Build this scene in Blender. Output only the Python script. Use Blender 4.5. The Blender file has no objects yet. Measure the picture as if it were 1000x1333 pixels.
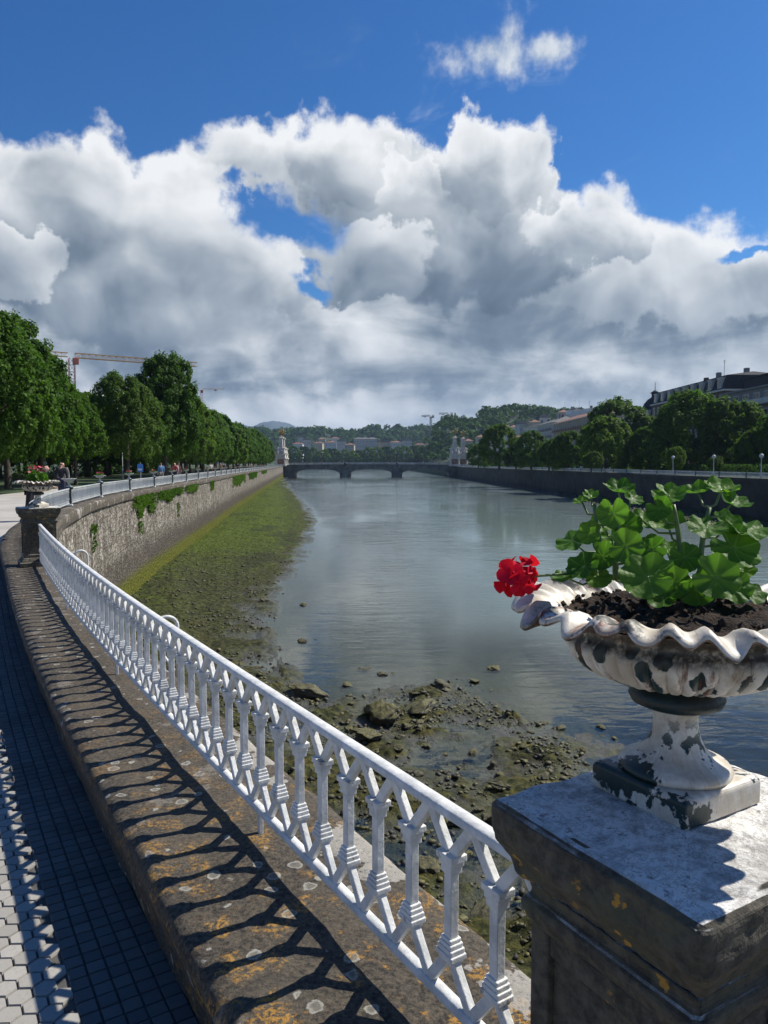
import bpy, bmesh, math, random
import numpy as np
from mathutils import Vector, Matrix
S = bpy.context.scene
COL = S.collection
rnd = random.Random(7)
NR = np.random.default_rng(11)
PI = math.pi
R = math.radians

# ---------------------------------------------------------------- camera
FPX, CAMZ = 963.0, 1.67
PITCH = math.atan(63.5 / FPX)
cam_d = bpy.data.cameras.new('camera')
cam_d.sensor_fit = 'VERTICAL'; cam_d.sensor_height = 36.0
cam_d.lens = 36.0 * FPX / 1333.0
cam_d.clip_start = 0.05; cam_d.clip_end = 20000
cam = bpy.data.objects.new('camera', cam_d); COL.objects.link(cam)
cam.location = (0, 0, CAMZ); cam.rotation_euler = (PI / 2 - PITCH, 0, 0)
S.camera = cam

def ray(px, py):
    cx, cy = (px - 500) / FPX, (666.5 - py) / FPX
    sp, cp = math.sin(PITCH), math.cos(PITCH)
    return Vector((cx, cp + cy * sp, -sp + cy * cp))
def at(px, py, z=0.0):
    d = ray(px, py); t = (z - CAMZ) / d.z
    return Vector((d.x * t, d.y * t, z))
def atY(px, py, Y):
    d = ray(px, py); t = Y / d.y
    return Vector((d.x * t, Y, CAMZ + d.z * t))
def ang(px, py):
    d = ray(px, py).normalized()
    return math.atan2(d.x, d.y), math.asin(d.z)

# ---------------------------------------------------------------- view, world, sun
S.view_settings.view_transform = 'Standard'; S.view_settings.look = 'None'
S.view_settings.gamma = 1.0; S.view_settings.exposure = 0.45
S.render.engine = 'CYCLES'
S.cycles.max_bounces = 7; S.cycles.diffuse_bounces = 3; S.cycles.glossy_bounces = 3
S.cycles.transmission_bounces = 4; S.cycles.transparent_max_bounces = 8
S.cycles.use_denoising = True
SUN_AZ, SUN_EL = R(63), R(48.5)
sun_d = bpy.data.lights.new('sun', 'SUN'); sun_d.energy = 4.7; sun_d.angle = R(0.5)
sun_d.color = (1.0, 0.94, 0.83)
sun = bpy.data.objects.new('sun', sun_d); COL.objects.link(sun)
sdir = Vector((math.sin(SUN_AZ) * math.cos(SUN_EL), math.cos(SUN_AZ) * math.cos(SUN_EL), math.sin(SUN_EL)))
sun.rotation_euler = sdir.to_track_quat('Z', 'Y').to_euler()
sun.location = (60, 30, 80)

W = bpy.data.worlds.new('World'); S.world = W; W.use_nodes = True

class NT:
    """tiny expression helper on a node tree"""
    def __init__(s, tree):
        s.t = tree; s.n = tree.nodes; s.l = tree.links
    def new(s, kind, **kw):
        nd = s.n.new(kind)
        for k, v in kw.items(): setattr(nd, k, v)
        return nd
    def put(s, sock, v):
        if v is None: return
        if hasattr(v, 'is_output') or hasattr(v, 'node'): s.l.new(v, sock)
        else: sock.default_value = v
    def m(s, op, a, b=None, c=None, clamp=False):
        nd = s.new('ShaderNodeMath', operation=op, use_clamp=clamp)
        for i, v in enumerate((a, b, c)): s.put(nd.inputs[i], v)
        return nd.outputs[0]
    def v(s, op, a, b=None, sc=None):
        nd = s.new('ShaderNodeVectorMath', operation=op)
        s.put(nd.inputs[0], a); s.put(nd.inputs[1], b)
        if sc is not None: s.put(nd.inputs['Scale'], sc)
        return nd.outputs['Value'] if op in ('LENGTH', 'DOT_PRODUCT', 'DISTANCE') else nd.outputs[0]
    def xyz(s, x, y, z=0.0):
        nd = s.new('ShaderNodeCombineXYZ')
        for i, v in enumerate((x, y, z)): s.put(nd.inputs[i], v)
        return nd.outputs[0]
    def sep(s, v):
        nd = s.new('ShaderNodeSeparateXYZ'); s.put(nd.inputs[0], v); return nd.outputs
    def noise(s, vec, scale, detail=4, rough=0.55, dist=0.0, col=False, dim='3D'):
        nd = s.new('ShaderNodeTexNoise', noise_dimensions=dim)
        s.put(nd.inputs['Vector'], vec); s.put(nd.inputs['Scale'], scale); s.put(nd.inputs['Detail'], float(detail))
        s.put(nd.inputs['Roughness'], rough); s.put(nd.inputs['Distortion'], dist)
        return nd.outputs['Color' if col else 'Fac']
    def voro(s, vec, scale, feature='F1', rand=1.0, detail=0, out='Distance', smooth=0.3, dim='2D'):
        nd = s.new('ShaderNodeTexVoronoi', feature=feature, voronoi_dimensions=dim)
        s.put(nd.inputs['Vector'], vec); s.put(nd.inputs['Scale'], scale)
        nd.inputs['Randomness'].default_value = rand
        if 'Detail' in nd.inputs: nd.inputs['Detail'].default_value = float(detail)
        if feature == 'SMOOTH_F1': nd.inputs['Smoothness'].default_value = smooth
        return nd.outputs[out]
    def ss(s, x, a, b, lo=0.0, hi=1.0):
        nd = s.new('ShaderNodeMapRange', interpolation_type='SMOOTHSTEP')
        s.put(nd.inputs[0], x)
        for i, v in enumerate((a, b, lo, hi)): s.put(nd.inputs[1 + i], v)
        return nd.outputs[0]
    def lin(s, x, a, b, lo=0.0, hi=1.0):
        nd = s.new('ShaderNodeMapRange'); s.put(nd.inputs[0], x)
        for i, v in enumerate((a, b, lo, hi)): s.put(nd.inputs[1 + i], v)
        return nd.outputs[0]
    def mix(s, f, a, b, blend='MIX'):
        nd = s.new('ShaderNodeMix', data_type='RGBA', blend_type=blend)
        s.put(nd.inputs[0], f)
        for i, v in ((6, a), (7, b)):
            if isinstance(v, (tuple, list)) and len(v) == 3: v = (*v, 1)
            s.put(nd.inputs[i], v)
        return nd.outputs[2]
    def ramp(s, x, stops, interp='LINEAR'):
        nd = s.new('ShaderNodeValToRGB'); s.put(nd.inputs[0], x)
        cr = nd.color_ramp; cr.interpolation = interp
        while len(cr.elements) < len(stops): cr.elements.new(0.5)
        for e, (p, c) in zip(cr.elements, stops):
            e.position = p; e.color = (*c, 1) if len(c) == 3 else c
        return nd.outputs[0]

def build_world():
    W.node_tree.nodes.clear()
    T = NT(W.node_tree)
    out = T.new('ShaderNodeOutputWorld'); bg = T.new('ShaderNodeBackground')
    T.l.new(bg.outputs[0], out.inputs[0])
    sky = T.new('ShaderNodeTexSky', sky_type='NISHITA')
    sky.sun_disc = False; sky.sun_elevation = SUN_EL; sky.sun_rotation = SUN_AZ
    sky.altitude = 0; sky.air_density = 1.0; sky.dust_density = 0.3; sky.ozone_density = 3.0
    tc = T.new('ShaderNodeTexCoord')
    d = T.v('NORMALIZE', tc.outputs['Generated'])
    x, y, z = T.sep(d)
    az = T.m('ARCTAN2', x, y); el = T.m('ARCSINE', z)
    q = T.xyz(az, el, 0.0)
    # slow and fast wander of the cloud outlines
    nw = T.v('SUBTRACT', T.noise(q, 5.0, 2, 0.5, col=True, dim='2D'), (0.5, 0.5, 0.5))
    nx, nz, _ = T.sep(nw)
    qw = T.v('ADD', q, T.v('SCALE', nw, sc=0.09))
    billow = T.voro(qw, 13.0, 'SMOOTH_F1', 1.0, 1, smooth=0.4)     # 0 at puff centres
    fine = T.noise(q, 24.0, 7, 0.62, dim='2D')
    az2 = T.m('ADD', az, T.m('ADD', T.m('MULTIPLY', nx, 0.03), T.m('MULTIPLY', T.m('SUBTRACT', T.noise(q, 21.0, 5, 0.6, dim='2D'), 0.5), 0.06)))
    el2 = T.m('ADD', el, T.m('ADD', T.m('MULTIPLY', nz, 0.025), T.m('MULTIPLY', T.m('SUBTRACT', fine, 0.5), 0.06)))
    el2 = T.m('ADD', el2, T.m('MULTIPLY', T.m('SUBTRACT', billow, 0.36), 0.042))
    # upper outline of the cumulus bank
    pts = [(-420, 260), (-200, 190), (0, 160), (60, 152), (130, 158), (195, 178), (235, 162), (290, 150), (350, 137), (420, 133), (460, 122),
           (510, 152), (560, 170), (590, 140), (630, 132), (680, 138), (720, 160), (742, 215), (770, 240), (800, 228), (850, 250), (920, 262),
           (1000, 285), (1150, 230), (1400, 200)]
    A0, A1, E1 = -0.9, 0.9, 0.8
    fc = T.new('ShaderNodeFloatCurve')
    c = fc.mapping.curves[0]
    P = [((ang(a, b)[0] - A0) / (A1 - A0), ang(a, b)[1] / E1) for a, b in pts]
    P = [(0.0, 0.2)] + P + [(1.0, 0.3)]
    while len(c.points) < len(P): c.points.new(0.5, 0.5)
    for cp, loc in zip(c.points, P): cp.location = loc
    fc.mapping.update()
    T.put(fc.inputs['Value'], T.lin(az2, A0, A1))
    top = T.m('MULTIPLY', fc.outputs[0], E1)
    below = T.m('SUBTRACT', top, el2)                         # radians under the outline
    def ell(px, py, rx, ry, a=az2, e=el2, rot=0.0):
        ca, ce = ang(px, py); ka = rx / FPX * math.cos(ce); ke = ry / FPX * math.cos(ce) ** 2
        da = T.m('SUBTRACT', a, ca); de = T.m('SUBTRACT', e, ce)
        if rot:
            cr, sr = math.cos(rot), math.sin(rot)
            da, de = (T.m('ADD', T.m('MULTIPLY', da, cr), T.m('MULTIPLY', de, sr)),
                      T.m('SUBTRACT', T.m('MULTIPLY', de, cr), T.m('MULTIPLY', da, sr)))
        v = T.xyz(T.m('DIVIDE', da, ka), T.m('DIVIDE', de, ke), 0.0)
        return T.v('LENGTH', v)                               # 1 on the rim
    soft = T.lin(nx, -0.25, 0.25, 0.008, 0.026)
    cov = T.ss(below, -0.006, soft)
    for px, py, rx, ry, rot in ((376, 274, 90, 44, R(-8)), (403, 350, 30, 20, 0), (985, 316, 55, 13, R(4)), (330, 250, 40, 26, 0)):
        h = T.ss(ell(px, py, rx, ry, rot=rot), 0.45, 1.05)
        cov = T.m('MULTIPLY', cov, h)
    # small high cloud and thin wisps
    n2 = T.noise(q, 13.0, 5, 0.6, dim='2D')
    e1 = T.m('SUBTRACT', 1.05, ell(640, 60, 88, 56, az, el)); e2 = T.m('SUBTRACT', 1.05, ell(712, 68, 56, 32, az, el))
    e1 = T.m('MAXIMUM', e1, e2)
    small = T.ss(T.m('ADD', e1, T.m('MULTIPLY', T.m('SUBTRACT', n2, 0.5), 2.4)), 0.0, 0.9)
    small = T.m('MULTIPLY', small, T.ss(e1, -0.5, 0.3))
    wn = T.noise(T.v('MULTIPLY', q, (1.0, 2.4, 1.0)), 7.0, 4, 0.62, 0.5, dim='2D')
    band = T.m('MULTIPLY', T.ss(below, -0.12, -0.0), 0.5)
    band = T.m('MAXIMUM', band, T.m('MULTIPLY', T.ss(ell(575, 128, 80, 46, az, el), 1.3, 0.2), 1.0))
    wisp = T.m('MULTIPLY', T.m('MULTIPLY', T.ss(wn, 0.55, 0.95), T.ss(az, -0.25, -0.05)), band)
    # shade: how much cloud stands between a puff and the sun, plus thick grey bases
    def relief(p):
        return T.m('SUBTRACT', T.noise(p, 7.0, 4, 0.5, dim='2D'), T.m('MULTIPLY', T.voro(p, 9.0, 'SMOOTH_F1', 1.0, 0, smooth=0.6), 0.45))
    rel = T.m('SUBTRACT', relief(qw), relief(T.v('ADD', qw, (0.012, 0.030, 0.0))))
    shade = T.m('MULTIPLY', rel, 0.85)
    edge = T.ss(below, 0.07, 0.0)                             # sunlit upper edge
    deck = T.noise(T.v('MULTIPLY', q, (1.0, 2.9, 1.0)), 5.0, 6, 0.56, 0.3, dim='2D')
    b = T.m('ADD', T.lin(el, 0.06, 0.22, 0.66, 0.54), T.m('MULTIPLY', T.m('SUBTRACT', deck, 0.5), 1.15))
    for px, py, rx, ry, k in ((890, 418, 190, 36, .20), (640, 446, 200, 28, .16), (90, 436, 200, 30, .12), (380, 478, 300, 28, .26), (820, 480, 260, 24, .18)):
        b = T.m('SUBTRACT', b, T.m('MULTIPLY', T.ss(ell(px, py, rx, ry), 1.35, 0.1), k))
    # the heaps of the cumulus bank, far ones first: (centre, radii, light of crest, light of base, tilt)
    for px, py, rx, ry, hi, lo, rot in (
            (860, 330, 230, 85, 1.0, .50, -6), (345, 205, 150, 80, 1.0, .52, 8), (600, 265, 215, 125, .90, .22, 0),
            (645, 195, 112, 78, 1.05, .40, 0), (455, 185, 92, 64, 1.05, .46, 0), (475, 330, 85, 60, .80, .28, 0), (765, 285, 90, 50, .95, .40, 0),
            (130, 292, 270, 140, 1.0, .24, -12), (330, 345, 82, 62, .86, .44, -20), (15, 335, 60, 44, .86, .52, 0), (530, 225, 50, 38, .95, .50, 0)):
        ca, ce = ang(px, py); ka = rx / FPX * math.cos(ce); ke = ry / FPX * math.cos(ce) ** 2
        cr, sr = math.cos(R(rot)), math.sin(R(rot))
        da = T.m('SUBTRACT', az2, ca); de = T.m('SUBTRACT', el2, ce)
        u = T.m('MULTIPLY', T.m('MULTIPLY_ADD', da, cr, T.m('MULTIPLY', de, sr)), 1 / ka)
        v = T.m('MULTIPLY', T.m('MULTIPLY_ADD', de, cr, T.m('MULTIPLY', da, -sr)), 1 / ke)
        r2 = T.m('MULTIPLY_ADD', u, u, T.m('MULTIPLY', v, v))
        msk = T.ss(r2, 1.04, 0.74)
        up = T.m('MULTIPLY_ADD', v, 0.8, T.m('MULTIPLY', T.m('MULTIPLY', r2, r2), 0.18))
        val = T.lin(T.m('MULTIPLY_ADD', u, 0.10, up), -0.62, 0.85, lo, hi)
        b = T.m('MULTIPLY_ADD', msk, T.m('SUBTRACT', val, b), b)
    b = T.m('ADD', b, T.m('MULTIPLY', edge, 0.22))
    b = T.m('ADD', b, shade)
    b = T.m('SUBTRACT', b, T.m('MULTIPLY', T.m('SUBTRACT', fine, 0.5), 0.22))
    b = T.m('ADD', b, T.m('MULTIPLY', T.ss(el, 0.12, 0.03), 0.06))
    ccol = T.ramp(b, [(0.0, (.075, .11, .155)), (.25, (.16, .21, .27)), (.5, (.37, .42, .475)), (.75, (.68, .71, .74)), (1.0, (.93, .94, .95))])
    STR = 0.073
    csc = T.v('SCALE', ccol, sc=0.73 / STR)
    hs = T.new('ShaderNodeHueSaturation'); T.put(hs.inputs['Saturation'], 1.28); T.put(hs.inputs['Value'], 1.0)
    T.l.new(sky.outputs[0], hs.inputs['Color'])
    skc = T.mix(1.0, hs.outputs[0], (0.35, 0.75, 1.04), 'MULTIPLY')
    c1 = T.mix(T.m('MULTIPLY', wisp, 0.62), skc, (7.4, 8.0, 8.8))
    c2 = T.mix(small, c1, T.v('SCALE', T.ramp(T.m('ADD', T.m('MULTIPLY', T.m('SUBTRACT', n2, 0.5), 1.6), 0.62), [(0, (.3, .4, .52)), (1, (.85, .87, .9))]), sc=.75 / STR))
    c3 = T.mix(cov, c2, csc)
    # nothing but dim ground light below the horizon
    T.l.new(T.mix(T.ss(z, -0.02, -0.2), c3, (1.2, 1.4, 1.4)), bg.inputs[0])
    bg.inputs[1].default_value = STR
    W.cycles.sampling_method = 'MANUAL'; W.cycles.sample_map_resolution = 512
build_world()

# ---------------------------------------------------------------- helpers
def fbm2(x, y, octaves=4, seed=0, gain=0.5):
    """value noise on arrays, about -1..1"""
    def h(i, j, k):
        n = (i * 374761393 + j * 668265263 + k * 2147483647 + seed * 974711) & 0xFFFFFFFF
        n = ((n ^ (n >> 13)) * 1274126177) & 0xFFFFFFFF
        return ((n ^ (n >> 16)) & 0xFFFF) / 32767.5 - 1.0
    x = np.asarray(x, float); y = np.asarray(y, float)
    tot = np.zeros(np.broadcast(x, y).shape); amp = 1.0
    for o in range(octaves):
        fx, fy = np.floor(x), np.floor(y)
        i, j = fx.astype(np.int64), fy.astype(np.int64)
        u, v = x - fx, y - fy
        u = u * u * (3 - 2 * u); v = v * v * (3 - 2 * v)
        a = h(i, j, o) * (1 - u) + h(i + 1, j, o) * u
        b = h(i, j + 1, o) * (1 - u) + h(i + 1, j + 1, o) * u
        tot = tot + amp * (a * (1 - v) + b * v)
        amp *= gain; x = x * 2.03 + 13.7; y = y * 2.03 + 7.3
    return tot

class MB:
    """collects shapes, then links them as ONE mesh object"""
    def __init__(s): s.v = []; s.f = []; s.mi = []; s.cur = 0
    def add(s, vs, fs, M=None):
        o = len(s.v)
        s.v += [tuple(M @ Vector(v)) for v in vs] if M is not None else [tuple(v) for v in vs]
        s.f += [tuple(i + o for i in f) for f in fs]; s.mi += [s.cur] * len(fs)
        return s
    def box(s, c, d, rz=0.0, M=None):
        x, y, z = d[0] / 2, d[1] / 2, d[2] / 2; cr, sr = math.cos(rz), math.sin(rz)
        vs = [(c[0] + a * x * cr - b * y * sr, c[1] + a * x * sr + b * y * cr, c[2] + e * z)
              for e in (-1, 1) for a, b in ((-1, -1), (1, -1), (1, 1), (-1, 1))]
        return s.add(vs, [(3, 2, 1, 0), (4, 5, 6, 7), (0, 1, 5, 4), (1, 2, 6, 5), (2, 3, 7, 6), (3, 0, 4, 7)], M)
    def bar(s, a, b, w, d, side=(0, 1, 0)):
        """rectangular bar from a to b, w wide in the plane, d deep along side"""
        a, b, sd = Vector(a), Vector(b), Vector(side).normalized(); ax = (b - a).normalized()
        up = ax.cross(sd).normalized() * (w / 2); sd = sd * (d / 2)
        vs = [p + i * up + j * sd for p in (a, b) for i, j in ((-1, -1), (1, -1), (1, 1), (-1, 1))]
        return s.add(vs, [(3, 2, 1, 0), (4, 5, 6, 7), (0, 1, 5, 4), (1, 2, 6, 5), (2, 3, 7, 6), (3, 0, 4, 7)])
    def tube(s, pts, rad, n=8, cap=True):
        pts = [Vector(p) for p in pts]
        if not hasattr(rad, '__len__'): rad = [rad] * len(pts)
        vs = []; prev = None
        for i, p in enumerate(pts):
            t = (pts[min(i + 1, len(pts) - 1)] - pts[max(i - 1, 0)]).normalized()
            if prev is None: prev = t.orthogonal().normalized()
            u = (prev - t * prev.dot(t))
            u = u.normalized() if u.length > 1e-6 else t.orthogonal().normalized()
            w = t.cross(u); prev = u
            vs += [p + (u * math.cos(2 * PI * k / n) + w * math.sin(2 * PI * k / n)) * rad[i] for k in range(n)]
        fs = [(i * n + k, i * n + (k + 1) % n, (i + 1) * n + (k + 1) % n, (i + 1) * n + k) for i in range(len(pts) - 1) for k in range(n)]
        if cap: fs += [tuple(range(n - 1, -1, -1)), tuple(range((len(pts) - 1) * n, len(pts) * n))]
        return s.add(vs, fs)
    def lathe(s, prof, n=32, c=(0, 0, 0), fn=None, cap=True, square=False, rz=0.0):
        """profile of (radius, z); fn(theta, i, r, z) -> r, z; square: four-sided section"""
        if square: n = 4
        vs = []
        for i, (r, z) in enumerate(prof):
            for k in range(n):
                t = 2 * PI * (k + (0.5 if square else 0)) / n + rz
                rr, zz = fn(t, i, r, z) if fn else (r, z)
                if square: rr *= math.sqrt(2)
                vs.append((c[0] + rr * math.cos(t), c[1] + rr * math.sin(t), c[2] + zz))
        m = len(prof)
        fs = [(i * n + k, i * n + (k + 1) % n, (i + 1) * n + (k + 1) % n, (i + 1) * n + k) for i in range(m - 1) for k in range(n)]
        if cap: fs += [tuple(range(n - 1, -1, -1)), tuple(range((m - 1) * n, m * n))]
        return s.add(vs, fs)
    def build(s, name, mat, parent=None, smooth=False, bevel=0.0, loc=None):
        me = bpy.data.meshes.new(name); me.from_pydata(s.v, [], s.f)
        for m in (mat if isinstance(mat, (list, tuple)) else [mat]): me.materials.append(m)
        if any(s.mi): me.polygons.foreach_set('material_index', s.mi)
        if smooth: me.polygons.foreach_set('use_smooth', [True] * len(s.f))
        me.update()
        return link(name, me, parent, bevel, loc)

def link(name, me, parent=None, bevel=0.0, loc=None):
    o = bpy.data.objects.new(name, me); COL.objects.link(o)
    if parent is not None: o.parent = parent
    if loc is not None: o.location = loc
    if bevel:
        b = o.modifiers.new('bevel', 'BEVEL'); b.width = bevel; b.segments = 2; b.limit_method = 'ANGLE'; b.angle_limit = R(35)
    return o
def mesh_np(name, verts, quads, mats, mi=None, smooth=False):
    me = bpy.data.meshes.new(name); n = len(quads); k = quads.shape[1]
    me.vertices.add(len(verts)); me.vertices.foreach_set('co', np.asarray(verts, np.float32).ravel())
    me.loops.add(n * k); me.loops.foreach_set('vertex_index', np.asarray(quads, np.int32).ravel())
    me.polygons.add(n); me.polygons.foreach_set('loop_start', np.arange(0, n * k, k, dtype=np.int32))
    for m in mats: me.materials.append(m)
    if mi is not None: me.polygons.foreach_set('material_index', np.asarray(mi, np.int32))
    if smooth: me.polygons.foreach_set('use_smooth', np.ones(n, bool))
    me.update(calc_edges=True); return me
def grid_mesh(name, P, mat, smooth=True):
    r, c, _ = P.shape; i = np.arange(r * c).reshape(r, c)
    q = np.stack([i[:-1, :-1], i[:-1, 1:], i[1:, 1:], i[1:, :-1]], -1).reshape(-1, 4)
    return mesh_np(name, P.reshape(-1, 3), q, [mat], None, smooth)
def thing(name, label, cat, loc=(0, 0, 0), rz=0.0, group=None):
    o = bpy.data.objects.new(name, None); COL.objects.link(o); o.empty_display_size = 0.2
    o.location = loc; o.rotation_euler = (0, 0, rz)
    return tag(o, label, cat, group)
def tag(o, label, cat, group=None, kind=None):
    o['label'] = label; o['category'] = cat
    if group: o['group'] = group
    if kind: o['kind'] = kind
    return o
def struct(o): o['kind'] = 'structure'; return o
def dup(o, loc=None, rz=None, label=None, group=None, sc=None, parent=None):
    c = o.copy(); COL.objects.link(c)
    if parent is not None: c.parent = parent
    for ch in list(o.children): dup(ch, parent=c)
    if loc is not None: c.location = loc
    if rz is not None: c.rotation_euler = (0, 0, rz)
    if sc is not None: c.scale = sc if hasattr(sc, '__len__') else (sc, sc, sc)
    if label: c['label'] = label
    if group: c['group'] = group
    return c

# ---------------------------------------------------------------- materials
def mat(name, fn):
    m = bpy.data.materials.new(name); m.use_nodes = True
    T = NT(m.node_tree); b = m.node_tree.nodes['Principled BSDF']
    T.coord = T.new('ShaderNodeTexCoord').outputs['Object']
    T.geo = T.new('ShaderNodeNewGeometry')
    T.b = b; T.out = m.node_tree.nodes['Material Output']
    fn(T, b); return m
def bump(T, b, h, strength=0.5, dist=0.01):
    nd = T.new('ShaderNodeBump'); T.put(nd.inputs['Height'], h); nd.inputs['Strength'].default_value = strength
    nd.inputs['Distance'].default_value = dist; T.l.new(nd.outputs[0], b.inputs['Normal'])
def plain(c1, c2=None, sc=6.0, rough=0.6, bmp=0.2, bd=0.01, metal=0.0, lo=0.35, hi=0.65, det=5):
    c2 = c2 or tuple(x * 0.75 for x in c1)
    def fn(T, b):
        n = T.noise(T.coord, sc, det, 0.6)
        T.put(b.inputs['Base Color'], T.mix(T.ss(n, lo, hi), c2, c1))
        b.inputs['Roughness'].default_value = rough; b.inputs['Metallic'].default_value = metal
        if bmp: bump(T, b, T.noise(T.coord, sc * 5, 4, 0.6), bmp, bd)
    return fn
def leafy(dark, lite, trans=0.35, rough=0.6, big=0.25, spec=0.12, veins=False):
    def fn(T, b):
        rnd_ = T.geo.outputs['Random Per Island']
        n = T.noise(T.coord, big, 3, 0.6)
        orr = T.new('ShaderNodeObjectInfo').outputs['Random']; n = T.m('ADD', n, T.m('MULTIPLY', T.m('SUBTRACT', orr, .5), .34))
        f = T.m('ADD', T.m('MULTIPLY', rnd_, 0.6), T.m('MULTIPLY', T.m('SUBTRACT', n, 0.3), 0.9))
        c = T.mix(f, dark, lite)
        if veins:
            va = T.new('ShaderNodeAttribute'); va.attribute_name = 'vein'; c = T.mix(T.m('MULTIPLY', T.ss(va.outputs['Fac'], 0.45, 1.0), 0.55), c, (.20, .32, .10))
        T.put(b.inputs['Base Color'], c); b.inputs['Roughness'].default_value = rough
        b.inputs['Specular IOR Level'].default_value = spec
        tr = T.new('ShaderNodeBsdfTranslucent'); T.put(tr.inputs[0], T.mix(1.0, c, (1.10, 1.30, 0.45), 'MULTIPLY'))
        mx = T.new('ShaderNodeMixShader'); mx.inputs[0].default_value = trans
        T.l.new(b.outputs[0], mx.inputs[1]); T.l.new(tr.outputs[0], mx.inputs[2]); T.l.new(mx.outputs[0], T.out.inputs[0])
    return fn

WORN = bpy.data.textures.new('worn_stone', 'CLOUDS'); WORN.noise_scale = 0.07; WORN.noise_depth = 4
def worn(o, k, levels=5):
    s_ = o.modifiers.new('fine', 'SUBSURF'); s_.subdivision_type = 'SIMPLE'; s_.levels = s_.render_levels = levels
    d_ = o.modifiers.new('wear', 'DISPLACE'); d_.texture = WORN; d_.strength = k; d_.mid_level = 0.5; d_.texture_coords = 'LOCAL'; return o

MATS = {}
def iron_white(T, b):
    r_ = T.new('ShaderNodeObjectInfo').outputs['Random']; q = T.v('ADD', T.coord, T.xyz(T.m('MULTIPLY', r_, 37.0), T.m('MULTIPLY', r_, 11.0), 0))
    n = T.noise(q, 14, 6, 0.65); f = T.noise(q, 90, 3, 0.6); k = T.noise(q, 32, 5, 0.7)
    c = T.mix(T.ss(n, 0.35, 0.62), (.50, .51, .50), (.70, .70, .68))
    c = T.mix(T.m('MULTIPLY', T.ss(f, 0.70, 0.76), T.ss(n, 0.62, 0.45)), c, (.16, .09, .05))
    z_ = T.sep(T.coord)[2]; joint = T.m('MAXIMUM', T.ss(T.m('ABSOLUTE', T.m('SUBTRACT', z_, 0.205)), 0.05, 0.0), T.ss(T.m('ABSOLUTE', T.m('SUBTRACT', z_, 0.46)), 0.03, 0.0))
    c = T.mix(T.m('MULTIPLY', T.m('MULTIPLY', T.ss(k, 0.56, 0.68), joint), 0.8), c, (.20, .11, .055))
    c = T.mix(T.m('MULTIPLY', T.ss(k, 0.60, 0.75), 0.5), c, (.26, .25, .22))
    T.put(b.inputs['Base Color'], c); b.inputs['Roughness'].default_value = 0.5; bump(T, b, T.m('ADD', f, T.m('MULTIPLY', k, 2.0)), 0.5, 0.003)
MATS['white'] = mat('white_paint', iron_white)
MATS['white_far'] = mat('white_paint_far', plain((.50, .52, .52), (.36, .39, .40), 1.2, 0.5, 0))
MATS['iron_dark'] = mat('dark_green_iron', plain((.022, .045, .042), (.012, .022, .022), 9, 0.5, 0.3, 0.004))

def coping(T, b):
    p = T.coord; n = T.noise(p, 2.2, 6, 0.65); f = T.noise(p, 62, 6, 0.78); g = T.noise(p, 9, 5, 0.65)
    c = T.mix(T.ss(f, 0.34, 0.66), (.008, .007, .006), (.112, .092, .066))
    c = T.mix(T.m('MULTIPLY', T.ss(n, 0.4, 0.65), 0.3), c, (.12, .10, .074))
    ps = T.v('ADD', p, T.v('SCALE', T.noise(p, 30, 3, 0.6, col=True), sc=0.03))
    v = T.voro(ps, 15, dim='3D'); vc = T.voro(ps, 15, out='Color', dim='3D'); pick = T.sep(vc)
    # pale lichen rosettes, with a darker ring inside, and crusts of orange lichen
    rad = T.m('MULTIPLY', pick[1], 0.42); disc = T.ss(T.m('SUBTRACT', rad, v), -0.02, 0.06)
    disc = T.m('MULTIPLY', disc, T.ss(pick[0], 0.50, 0.56))
    ring = T.m('MULTIPLY', disc, T.ss(T.m('SUBTRACT', rad, v), 0.16, 0.03))
    c = T.mix(T.m('MULTIPLY', disc, 0.55), c, (.22, .21, .18)); c = T.mix(T.m('MULTIPLY', ring, 0.7), c, (.42, .41, .36))
    _, py, _ = T.sep(p)
    near = T.ss(py, 4.5, 1.0)
    o = T.m('MULTIPLY', T.ss(g, 0.50, 0.62), T.ss(T.noise(p, 60, 4, 0.7), 0.45, 0.58))
    o = T.m('MULTIPLY', o, T.m('MULTIPLY_ADD', near, 0.80, 0.10))
    c = T.mix(o, c, T.mix(f, (.36, .17, .02), (.55, .30, .05)))
    # whitened weathered patches
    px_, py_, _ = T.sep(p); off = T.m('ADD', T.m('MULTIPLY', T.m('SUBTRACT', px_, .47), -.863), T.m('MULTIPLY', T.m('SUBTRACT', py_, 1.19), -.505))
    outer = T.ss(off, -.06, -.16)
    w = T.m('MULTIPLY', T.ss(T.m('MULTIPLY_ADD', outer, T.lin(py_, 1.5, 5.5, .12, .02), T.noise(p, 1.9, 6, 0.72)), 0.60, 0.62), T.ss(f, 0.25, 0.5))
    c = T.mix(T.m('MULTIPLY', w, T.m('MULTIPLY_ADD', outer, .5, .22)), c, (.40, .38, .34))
    T.put(b.inputs['Base Color'], c); b.inputs['Roughness'].default_value = 0.9
    bump(T, b, T.m('ADD', T.m('MULTIPLY', g, 1.0), T.m('MULTIPLY', f, 0.6)), 0.9, 0.012)
MATS['coping'] = mat('lichen_stone', coping)

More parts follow.
